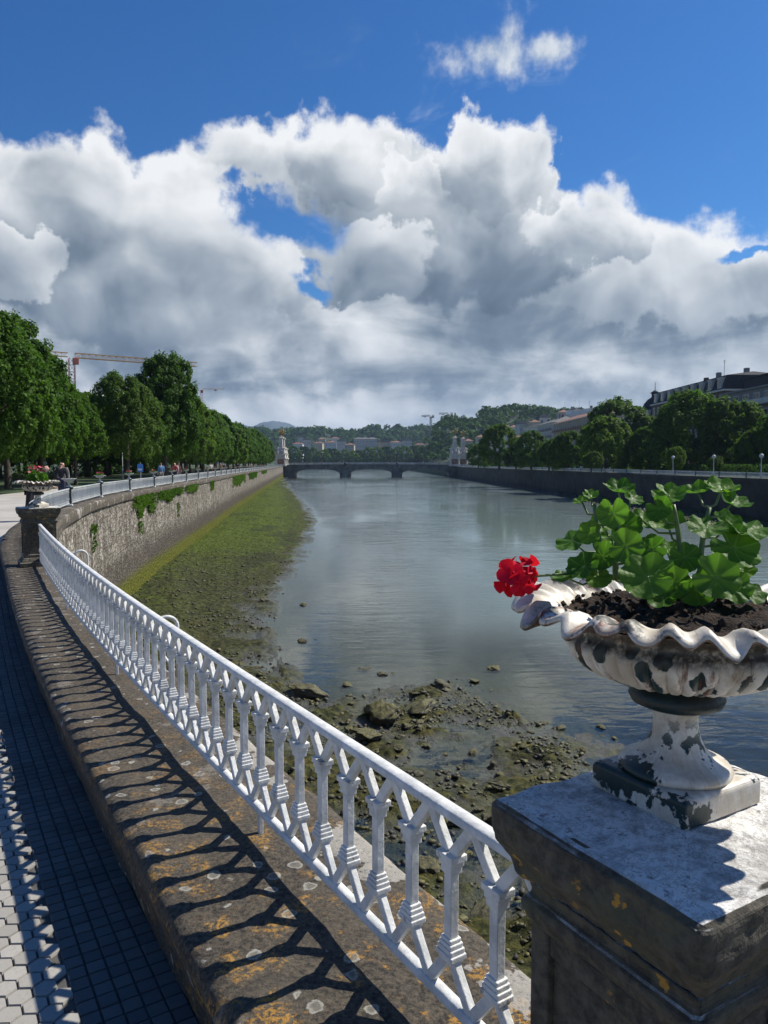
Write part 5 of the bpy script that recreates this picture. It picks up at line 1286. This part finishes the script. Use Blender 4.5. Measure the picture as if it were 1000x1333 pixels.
b3 = building('domed_house', 'pale grey house with slate dome and lantern rising above the trees', 'building', (72, 226, ZR), Q, 25, 14, 13.4, 4, 9, MATS['w_pale'], 'mansard', MATS['r_slate'], 'tall', 1)
m = MB(); m.lathe([(3.4, 13.7), (3.4, 15.4), (3.7, 15.6), (3.5, 16.6), (2.9, 18.2), (1.9, 19.4), (1.0, 20.0), (.9, 20.1), (.9, 21.0), (1.3, 21.2), (.6, 21.7), (.1, 22.0), (.06, 24.2)], 18, (19, 3.2, 0)); m.build('dome', MATS['r_slate'], b3, smooth=True)
b4 = building('long_house', 'long brown stone house with red tiled roof and rows of balconies', 'building', (77, 338, ZR), Q, 76, 16, 19.2, 5, 19, MATS['w_brown'], 'hip', MATS['r_red'], 'tall', 1, skip=0)
building('town_house', 'pale house with grey roof left of the long brown house', 'building', (78, 378, ZR), Q, 34, 15, 20.5, 6, 10, MATS['w_pale'], 'hip', MATS['r_grey'], 'tall', 1)
building('town_house', 'blue grey flat roofed block beside the pale house on the right bank', 'building', (80, 425, ZR), Q + .3, 30, 15, 21.5, 6, 8, MATS['w_white'], 'hip', MATS['r_slate'], 'small')
building('town_house', 'white topped block showing above the long brown house', 'building', (101, 428, ZR), Q + .5, 26, 15, 29, 8, 8, MATS['w_white'], 'flat', MATS['w_white'], 'wide')
building('town_house', 'small dark roofed house above the round yellow green tree', 'building', (82, 470, ZR), Q + .4, 26, 14, 18, 5, 7, MATS['w_cream'], 'hip', MATS['r_red'], 'small')
tw = random.Random(9); GB = 'small houses of the town beyond the bridge'
def town(px, wpx, top, Y, wm, roof, rm, label, group=None, win='small', fl=4):
    Y = Y * 1.48 if Y < 1000 and px < 600 else Y
    b = atY(px, 603, Y); z = atY(px, top, Y).z; L = wpx * Y / FPX
    return building('town_house', label, 'building', (b.x, Y, ZR - .02), tw.uniform(-.15, .25), L, 11, max(6, z - ZR - 2.2), fl, max(3, int(L / 3.2)), wm, roof, rm, win, 0, group)
town(461, 30, 569.5, 1010, MATS['w_pale'], 'hip', MATS['r_grey'], 'wide pale institutional building with rows of windows beyond the bridge', fl=5)
town(491, 15, 574, 1020, MATS['w_cream'], 'flat', MATS['r_grey'], 'cream block just right of the wide pale institutional building', fl=5)
for k, (px, w, top, Y) in enumerate(((381, 13, 576, 690), (396, 9, 571, 720), (408, 12, 575, 700), (424, 14, 574, 690), (440, 11, 573, 730), (449, 12, 577, 660), (508, 14, 574, 720), (524, 12, 572, 760), (540, 13, 577, 700), (556, 12, 575, 740), (388, 7, 568, 800), (415, 9, 570, 820), (432, 10, 569, 830), (570, 12, 578, 690), (620, 14, 566, 640), (634, 10, 562, 660), (648, 13, 557, 680), (606, 10, 571, 700), (664, 12, 553, 620), (676, 13, 549, 600), (690, 12, 546, 590), (652, 11, 552, 720), (703, 13, 541, 640), (727, 14, 533, 560), (745, 12, 531, 540))):
    town(px, w, top, Y, (MATS['w_white'], MATS['w_pale'], MATS['w_cream'])[k % 3], ('hip', 'flat', 'hip')[k % 3], (MATS['r_red'], MATS['r_grey'], MATS['r_red'])[k % 3],
         ('white', 'pale grey', 'cream')[k % 3] + ' house with ' + ('red hipped', 'flat grey', 'red hipped')[k % 3] + ' roof in the town beyond the bridge', GB)

# ---- hills and mountain
def ridge(name, pts, Yr, Y0, Y1, material, rough, seed, nx=160, ny=40):
    P = [atY(px, y, Yr) for px, y in pts]; X = np.linspace(P[0].x, P[-1].x, nx); Zr = np.interp(X, [p.x for p in P], [p.z for p in P]); Yy = np.concatenate([np.linspace(Y0, Yr, ny // 2 + 8), np.linspace(Yr, Y1, ny // 2)[1:]])
    t = np.where(Yy < Yr, (Yy - Y0) / (Yr - Y0), (Y1 - Yy) / (Y1 - Yr)); t = t * t * (3 - 2 * t)
    XX = np.repeat(X[None], len(Yy), 0); YY = np.repeat(Yy[:, None], nx, 1); Z = t[:, None] ** .8 * Zr[None] + rough * fbm2(XX / (rough * 9), YY / (rough * 9), 4, seed) * t[:, None]
    e = np.minimum(1, np.minimum(np.arange(nx), np.arange(nx)[::-1]) / 8); Z = Z * e[None] - .6
    XX = XX * (YY / Yr) ** .5
    struct(link(name, grid_mesh(name, np.stack([XX, YY, Z], -1), material))); return XX, YY, Z
MATS['hillside'] = mat('wooded_hillside', plain((.030, .055, .022), (.016, .030, .015), 0.05, 0.95, 0.5, 1.0))
MATS['mount'] = mat('mountain_ground', plain((.035, .055, .060), (.028, .045, .050), 0.004, 0.95, 0))
H1 = ridge('hill', [(548, 592), (556, 566), (566, 553), (585, 550), (603, 552), (622, 553), (640, 541), (665, 537), (700, 539), (745, 541), (800, 545), (900, 550), (1000, 556), (1150, 570)], 880, 640, 1300, MATS['hillside'], 3.0, 71)
H2 = ridge('hill', [(230, 575), (300, 566), (385, 566), (400, 563), (430, 565), (470, 567), (490, 561), (510, 560), (530, 566), (560, 562), (620, 570)], 1600, 1300, 2300, MATS['hillside'], 4.0, 72)
ridge('mountain', [(150, 590), (240, 570), (290, 556), (312, 550), (328, 555), (340, 550), (356, 547), (372, 552), (392, 560), (420, 568), (470, 580), (520, 590)], 6000, 5000, 7400, MATS['mount'], 14.0, 73, 200)
def woods(name, H, n, r0, label, seed):
    XX, YY, Z = H; r = np.random.default_rng(seed); k = XX.size; i = r.integers(0, k, n * 3); P = np.stack([XX.ravel()[i], YY.ravel()[i], Z.ravel()[i]], -1) + np.stack([r.normal(0, 6, n * 3), r.normal(0, 8, n * 3), np.zeros(n * 3)], -1)
    P = P[(P[:, 2] > 2) & (fbm2(P[:, 0] / 40, P[:, 1] / 60, 3, seed) > -.75)][:n]; n = len(P); q = 26; m = n * q; sz = r.uniform(.6, 1.35, n) * r0
    d = r.normal(size=(m, 3)); d /= np.linalg.norm(d, axis=1)[:, None]; d[:, 2] = np.abs(d[:, 2]); ci = np.repeat(np.arange(n), q)
    C = P[ci] + d * (sz[ci] * r.uniform(.6, 1.0, m))[:, None] * np.array([1, 1, 1.15]) + np.array([0, 0, .6 * r0]) * (sz[ci] / r0)[:, None]
    nn = d + r.normal(0, .35, (m, 3)); nn /= np.linalg.norm(nn, axis=1)[:, None]; a = np.cross(nn, r.normal(size=(m, 3))); a /= np.linalg.norm(a, axis=1)[:, None]; b = np.cross(nn, a); s = (sz[ci] * .36)[:, None]
    V = np.stack([C - a * s, C + b * s * .8, C + a * s, C - b * s * .8], 1).reshape(-1, 3)
    o = link(name, mesh_np(name, V, np.arange(4 * m).reshape(m, 4), [MATS['leaf_far']])); tag(o, label, 'woods', kind='stuff')
woods('woods', H1, 2600, 5.0, 'dense woods covering the hill behind the right bank', 81); woods('woods', H2, 2200, 7.5, 'dark woods along the low hills beyond the town', 82)

# ---- cranes
MATS['crane'] = mat('yellow_crane_steel', plain((.55, .30, .10), (.46, .26, .10), 1, 0.5, 0)); MATS['crane_red'] = mat('red_crane_steel', plain((.40, .10, .06), (.30, .08, .05), 1, 0.5, 0))
def lattice(m, a, b, w, n, t=.09):
    a, b = Vector(a), Vector(b); ax = (b - a).normalized(); u = ax.orthogonal().normalized() if abs(ax.z) > .9 else Vector((0, 0, 1)); v = ax.cross(u).normalized()
    if abs(ax.z) > .9: u = Vector((1, 0, 0)); v = Vector((0, 1, 0))
    cs = [u * w / 2 + v * w / 2, u * w / 2 - v * w / 2, -u * w / 2 - v * w / 2, -u * w / 2 + v * w / 2]
    for c in cs: m.bar(a + c, b + c, t, t, v if abs(ax.dot(v)) < .9 else u)
    for k in range(n):
        p, q = a.lerp(b, k / n), a.lerp(b, (k + 1) / n)
        for j in range(4):
            c, c2 = cs[j], cs[(j + 1) % 4]; m.bar(p + c, q + c2, t * .6, t * .6, ax.cross(c - c2) if ax.cross(c - c2).length > 1e-6 else u); m.bar(p + c, p + c2, t * .6, t * .6, ax)
def crane(loc, H, jib, cj, rz, label, sc=1.0, red=True, t=.17):
    g_ = thing('tower_crane', label, 'crane', loc, rz)
    m = MB(); lattice(m, (0, 0, 0), (0, 0, H), 1.8 * sc, int(H / (2.2 * sc)), t * sc); m.build('mast', MATS['crane_red'] if red else MATS['metal'], g_)
    m = MB(); lattice(m, (1.2, 0, H + .9 * sc), (jib, 0, H + .9 * sc), 1.5 * sc, int(jib / (2.2 * sc)), t * sc); m.build('jib', MATS['crane'] if red else MATS['metal'], g_)
    m = MB(); lattice(m, (-cj, 0, H + .9 * sc), (-1.2, 0, H + .9 * sc), 1.3 * sc, int(cj / (2.2 * sc)), t * sc); m.build('counter_jib', MATS['crane'] if red else MATS['metal'], g_)
    m = MB(); m.box((-cj + 1, 0, H - .6), (2.2, 1.2, 2.2)); m.build('counterweight', MATS['w_grey'], g_)
    m = MB(); m.box((1.0, -1.5 * sc, H - 1.2), (1.8, 1.4, 2.1)); m.build('cab', MATS['crane_red'], g_, bevel=.1)
    m = MB(); m.box((jib * .62, 0, H - .3 * sc), (2.0, 1.3, .7)); m.tube([(jib * .62, 0, H - .6), (jib * .62, 0, H - 4)], .05, 5); m.build('trolley', MATS['crane_red'], g_)
c0 = atY(93, 460, 250); c1 = atY(256, 471, 250 * (603 - 459) / (603 - 471.5) )
crane((c0.x, 250, 0), c0.z - 1.5, (c1 - c0).length, 7.0, math.atan2(c1.y - 250, c1.x - c0.x), 'tall yellow and red tower crane whose long jib reaches over the left trees')
c0 = atY(262, 506, 560); crane((c0.x, 560, 0), c0.z - 1, 18, 5, -.1, 'small distant crane with its jib tip showing right of the tall dark tree', .8, True, .1)
for px, y, rz, lb in ((561, 541, 2.6, 'left one of two tiny tower cranes on the wooded hill'), (585, 538, 2.9, 'right one of two tiny tower cranes on the wooded hill')):
    p = atY(px, y, 860); crane((p.x, 860, 20), p.z - 21, 12, 4, rz, lb, 1.0, False, .3)

# ---- right bank: railing, lamps, cars
Y = 58.0; first = True; GRR = 'white railing sections of the far bank'
while Y < 340:
    a = Vector((rx_wall(Y) - .3, Y)); b = Vector((rx_wall(Y + STEP) - .3, Y + STEP)); o = link('railing_panel', straight_me := bpy.data.meshes[rp.data.name]); o.location = (a.x, a.y, ZR + .125); o.rotation_euler.z = math.atan2(b.y - a.y, b.x - a.x); o.scale = (1.015, 1, 1.12)
    tag(o, 'white railing section in the long row on top of the dark far wall', 'railing', GRR)
    q = dup(post0, (a.x, a.y, ZR + .121), o.rotation_euler.z, 'slim post between white railing sections on the far wall', 'slim posts of the far bank railing'); q['category'] = 'post'
    for ch in q.children: ch.name = ch.name
    Y += STEP
def lamp(x, y, z, h, label):
    t = thing('street_lamp', label, 'lamp', (x, y, z)); m = MB(); m.lathe([(.13, 0), (.11, .5), (.06, .6), (.045, h - .1), (.09, h)], 10); m.build('pole', MATS['white_far'], t, smooth=True)
    m = MB(); m.lathe([(.05, h + .002), (.20, h + .1), (.25, h + .25), (.2, h + .42), (.05, h + .5)], 14); m.build('lamp_globe', MATS['white_far'], t, smooth=True)
for Y, x, lb in ((84.5, 43.0, 'white globe lamp nearest the right edge of the view'), (95.8, 42.6, 'white globe lamp in front of the grey green tree'), (108.5, 42.3, 'white globe lamp in front of the very large dark tree'), (140, 42, 'white globe lamp below the yellow topped tree'), (190, 41, 'small distant globe lamp below the brown house'), (225, 40, 'tiny globe lamp near the round yellow green tree')): lamp(x, Y, ZR, 2.35, lb)
MATS['car'] = mat('white_car_paint', plain((.68, .70, .72), (.62, .64, .66), 1, 0.25, 0)); MATS['car_blue'] = mat('pale_blue_car_paint', plain((.30, .42, .50), (.26, .38, .46), 1, 0.25, 0)); MATS['tyre'] = mat('black_tyre', plain((.02, .02, .02), (.012, .012, .012), 8, 0.8, 0))
def car(x, y, rz, paint, label):
    t = thing('parked_car', label, 'car', (x, y, ZR), rz); W_ = .85
    def ext(pr, w, w2=None):
        m = MB(); n = len(pr); w2 = w2 or [w] * n; m.add([(px_, -w2[i], pz) for i, (px_, pz) in enumerate(pr)] + [(px_, w2[i], pz) for i, (px_, pz) in enumerate(pr)], [tuple(range(n)), tuple(range(2 * n - 1, n - 1, -1))] + [(i, i + n, (i + 1) % n + n, (i + 1) % n) for i in range(n)]); return m
    ext([(-2.0, .28), (2.0, .28), (2.05, .62), (1.9, .80), (1.0, .92), (-1.6, .95), (-2.0, .85)], W_).build('body', paint, t, bevel=.06)
    ext([(-1.55, .955), (.95, .925), (.35, 1.38), (-1.2, 1.42)], .7, [.78, .78, .62, .62]).build('window_band', MATS['glass'], t, bevel=.03)
    m = MB(); m.box((-.42, 0, 1.425), (1.5, 1.2, .05)); m.build('roof', paint, t, bevel=.02)
    for a in (-1.25, 1.25):
        for b in (-.78, .78):
            m = MB(); m.tube([(a, b - .1, .31), (a, b + .1, .31)], .31, 16); w = m.build('wheel', MATS['tyre'], t); m = MB(); m.tube([(a, b - .108, .31), (a, b + .108, .31)], .18, 12); m.build('rim', MATS['metal'], w)
car(46.5, 176, PI / 2, MATS['car_blue'], 'pale blue car parked behind the far white railing'); car(46.8, 156, PI / 2, MATS['car'], 'white car parked behind the far white railing')

# ---- left promenade: poles and the blue sign
def pole(x, y, h, label, lampm=True):
    t = thing('street_lamp', label, 'lamp', (x, y, 0)); m = MB(); m.lathe([(.10, 0), (.09, .4), (.05, .5), (.04, h)], 10); m.build('pole', MATS['metal'], t, smooth=True)
    m = MB(); m.lathe([(.05, h + .002), (.22, h + .12), (.24, h + .4), (.05, h + .55)], 12); m.build('lamp_head', MATS['metal'], t, smooth=True)
p = at(60, 634, 0); pole(p.x, p.y, 3.6, 'grey lamp pole standing between the urn flowers and the leaning man')
p = at(160, 626.5, 0); pole(p.x, p.y, 3.4, 'grey lamp pole in the shade right of the third post urn')
p = at(30, 630, 0)
MATS['sign'] = mat('blue_sign_sheet', plain((.05, .22, .55), (.04, .18, .48), 3, 0.4, 0)); MATS['signw'] = mat('sign_white', plain((.75, .76, .78), None, 3, 0.4, 0))
sg = thing('blue_sign', 'small blue notice on a thin pole in the shade of the trees', 'sign', (atY(183, 612, 39).x, 39, 0)); m = MB(); m.tube([(0, 0, 0), (0, 0, 1.7)], .03, 8); m.build('pole', MATS['metal'], sg)
m = MB(); m.box((0, -.05, 1.42), (.30, .03, .40)); sf = m.build('panel', MATS['sign'], sg, bevel=.01); m = MB(); m.box((0, -.068, 1.34), (.20, .004, .10)); m.build('white_field', MATS['signw'], sf)

# ---- people
MATS['skin'] = mat('skin', plain((.46, .27, .19), (.40, .22, .15), 12, 0.5, 0))
def cloth(name, c): return mat(name, plain(c, tuple(k * .7 for k in c), 9, 0.85, 0.4, 0.01))
def skin_me(name, V, E, Rr, material, sub=2):
    me = bpy.data.meshes.new(name); me.from_pydata([tuple(v) for v in V], E, []); o = bpy.data.objects.new(name, me); COL.objects.link(o)
    sk = o.modifiers.new('s', 'SKIN'); sk.use_smooth_shade = True
    for i, d_ in enumerate(me.skin_vertices[0].data): d_.radius = Rr[i] if hasattr(Rr[i], '__len__') else (Rr[i], Rr[i]); d_.use_root = (i == 0)
    sb_ = o.modifiers.new('u', 'SUBSURF'); sb_.levels = sub; sb_.render_levels = sub
    dg = bpy.context.evaluated_depsgraph_get(); me2 = bpy.data.meshes.new_from_object(o.evaluated_get(dg)); me2.name = name; bpy.data.objects.remove(o); bpy.data.meshes.remove(me)
    me2.materials.clear(); me2.materials.append(material); return me2
def figure(J):
    """J: joint positions. Returns body, top and trousers chains (x forward, y left)"""
    V = []; E = []; Rr = []
    def add(p, r, par=None):
        V.append(Vector(p)); Rr.append(r)
        if par is not None: E.append((par, len(V) - 1))
        return len(V) - 1
    pel = add(J['pelvis'], (.135, .11)); ch = add(J['chest'], (.155, .12), add(J['waist'], (.125, .10), pel)); nk = add(J['neck'], .055, ch); hb = add(J['head0'], .075, nk); h1 = add(J['head1'], (.088, .10), hb); add(J['head2'], .055, h1)
    hd = Vector(J['head1']); fw = Vector(J['face']).normalized(); add(hd + fw * .105 + Vector((0, 0, -.012)), .016, h1)
    for sgn, k in ((1, 'l'), (-1, 'r')):
        s_ = add(J['sh' + k], .062, ch); e = add(J['el' + k], .042, s_); w = add(J['wr' + k], .028, e); hn = add(J['ha' + k], (.036, .018), w); dv = (Vector(J['ha' + k]) - Vector(J['wr' + k])).normalized(); sd = dv.cross(Vector((0, 0, 1))); sd = sd.normalized() if sd.length > .1 else Vector((0, 1, 0))
        for q in range(4): f1 = add(Vector(J['ha' + k]) + dv * .05 + sd * (q - 1.5) * .018, .009, hn); add(V[f1] + dv * (.035 + .008 * (q in (1, 2))) + Vector((0, 0, -.02)), .008, f1)
        f1 = add(Vector(J['wr' + k]) + dv * .05 + sd * .04 * sgn, .011, w); add(V[f1] + dv * .035, .009, f1)
        hp = add(J['hip' + k], .088, pel); kn = add(J['kn' + k], .058, hp); an = add(J['an' + k], .040, kn); add(J['to' + k], (.045, .03), an)
    top = ([J['waist0'], J['waist'], J['chest'], J['neck0'], J['shl'], J['ell'], J['wrl'], J['shr'], J['elr'], J['wrr']], [(0, 1), (1, 2), (2, 3), (2, 4), (4, 5), (5, 6), (2, 7), (7, 8), (8, 9)], [(.165, .14), (.16, .135), (.18, .14), .075, .085, .062, .045, .085, .062, .045])
    trs = ([J['pelvis'], J['hipl'], J['knl'], J['anl'], J['hipr'], J['knr'], J['anr']], [(0, 1), (1, 2), (2, 3), (0, 4), (4, 5), (5, 6)], [(.155, .13), .105, .076, .062, .105, .076, .062])
    hair = ([Vector(J['head1']) + fw * -.02 + Vector((0, 0, .02)), Vector(J['head1']) + fw * -.045 + Vector((0, 0, -.05))], [(0, 1)], [(.098, .105), .07])
    return (V, E, Rr), top, trs, hair
stand = dict(pelvis=(0, 0, .95), waist=(0, 0, 1.10), waist0=(0, 0, .92), chest=(.01, 0, 1.30), neck0=(.01, 0, 1.45), neck=(.01, 0, 1.47), head0=(.02, 0, 1.54), head1=(.03, 0, 1.63), head2=(.03, 0, 1.70), face=(1, 0, 0),
             shl=(0, .19, 1.40), ell=(-.03, .24, 1.12), wrl=(.06, .25, .89), hal=(.09, .25, .83), shr=(0, -.19, 1.40), elr=(-.02, -.24, 1.12), wrr=(.10, -.24, .90), har=(.14, -.24, .84),
             hipl=(0, .09, .88), knl=(.10, .10, .48), anl=(.02, .10, .09), tol=(.16, .11, .05), hipr=(0, -.09, .88), knr=(-.02, -.10, .48), anr=(-.16, -.10, .10), tor=(-.03, -.11, .05))
lean = dict(stand, pelvis=(0, 0, .94), waist=(.07, 0, 1.08), waist0=(.01, 0, .90), chest=(.22, 0, 1.27), neck0=(.33, 0, 1.38), neck=(.34, 0, 1.39), head0=(.38, 0, 1.45), head1=(.43, 0, 1.53), head2=(.44, 0, 1.60), face=(.9, .1, -.25),
            shl=(.27, .19, 1.34), ell=(.42, .24, 1.10), wrl=(.60, .14, .98), hal=(.66, .10, .97), shr=(.27, -.19, 1.34), elr=(.42, -.25, 1.10), wrr=(.60, -.16, .98), har=(.66, -.12, .97), knl=(.04, .10, .48), anl=(.0, .10, .09), tol=(.14, .11, .05), knr=(-.06, -.10, .48), anr=(-.14, -.10, .10), tor=(0, -.11, .05))
def person(fig, loc, rz, mats, label, group=None, meshes=None):
    t = thing('person', label, 'person', loc, rz, group)
    if meshes is None:
        b_, tp_, tr_, hr_ = figure(fig); meshes = [skin_me(n_, *c_, m_) for n_, c_, m_ in (('body', b_, MATS['skin']), ('jacket', tp_, mats[0]), ('trousers', tr_, mats[1]), ('hair', hr_, mats[2]))]
    else:
        meshes = [meshes[0]] + [me.copy() for me in meshes[1:]]
        for me, m_ in zip(meshes[1:], mats): me.materials.clear(); me.materials.append(m_)
    for n_, me in zip(('body', 'jacket', 'trousers', 'hair'), meshes): link(n_, me, t)
    return meshes
CL = {k: cloth(k + '_cloth', c) for k, c in dict(olive=(.16, .135, .08), black=(.015, .015, .017), navy=(.02, .03, .07), red=(.38, .04, .05), white=(.62, .62, .60), blue=(.10, .22, .42), grey=(.20, .20, .21), pink=(.48, .22, .24), tan=(.34, .25, .16)).items()}
HG, HD = cloth('grey_hair', (.42, .38, .30)), cloth('dark_hair', (.03, .02, .015))
s = s_at_y(21.6); p = side(s, .78, 0); d = heading(s)
person(lean, (p.x, p.y, 0), math.atan2(d.y, d.x) - PI / 2 + .15, (CL['olive'], CL['black'], HG), 'elderly man in olive jacket leaning on the white railing beyond the urn')
pm_ = None
walk = [(201, 36, 3.4, 'black', 'navy', 'first of two dark clad walkers under the trees by the blue sign'), (207, 37, 3.6, 'grey', 'black', 'person in grey beside the dark clad walker by the blue sign'), (277, 60, 3, 'blue', 'grey', 'distant person in a blue top behind the quay railing'),
        (285, 64, 2.6, 'red', 'navy', 'distant person in a red top behind the quay railing'), (296, 68, 3.2, 'white', 'blue', 'distant person in white behind the quay railing'), (304, 75, 4, 'pink', 'grey', 'distant person in a pink top on the promenade'),
        (323, 95, 3, 'white', 'black', 'distant person in white and black nearer the bridge'), (329, 110, 3.4, 'tan', 'navy', 'distant person in tan nearer the bridge'), (338, 135, 3, 'navy', 'black', 'tiny person in dark blue near the bridge end'), (345, 170, 3, 'white', 'tan', 'tiny person in white near the bridge end'), (333, 120, 4, 'black', 'grey', 'distant person in black nearer the bridge')]
for i, (px, Y, off, a, b, lb) in enumerate(walk):
    p = side(s_at_y(Y), off - .3, 0); r_ = person(stand, (p.x, p.y, 0), (1.9, -1.2, 2.2, -1.5)[i % 4], (CL[a], CL[b], HD), lb, 'people strolling on the left promenade', pm_); pm_ = pm_ or r_
pr = random.Random(4); keys = list(CL)
for i in range(14):
    x = pr.uniform(XA + 4, XB - 4); person(stand, (x, YB + pr.uniform(.9, 2), decktop(x) + .0), pr.choice((0, PI)) + pr.uniform(-.2, .2), (CL[pr.choice(keys)], CL[pr.choice(('black', 'navy', 'grey'))], HD), 'tiny pedestrian crossing the bridge behind its parapet', 'pedestrians on the bridge', pm_)

# ---- the air: thin even haze over the whole valley
def build_haze(density=0.00009):
    m = bpy.data.materials.new('valley_haze'); m.use_nodes = True; n = m.node_tree.nodes; n.clear(); o_ = n.new('ShaderNodeOutputMaterial'); v = n.new('ShaderNodeVolumePrincipled')
    v.inputs['Color'].default_value = (.52, .72, 1.0, 1); v.inputs['Density'].default_value = density; v.inputs['Anisotropy'].default_value = 0.25; m.node_tree.links.new(v.outputs[0], o_.inputs['Volume'])
    b = MB(); b.box((0, 4500, 210), (18400, 9600, 436)); o = b.build('haze', m); o['kind'] = 'stuff'; o['label'] = 'thin bluish haze filling the whole river valley'; o['category'] = 'haze'
build_haze()
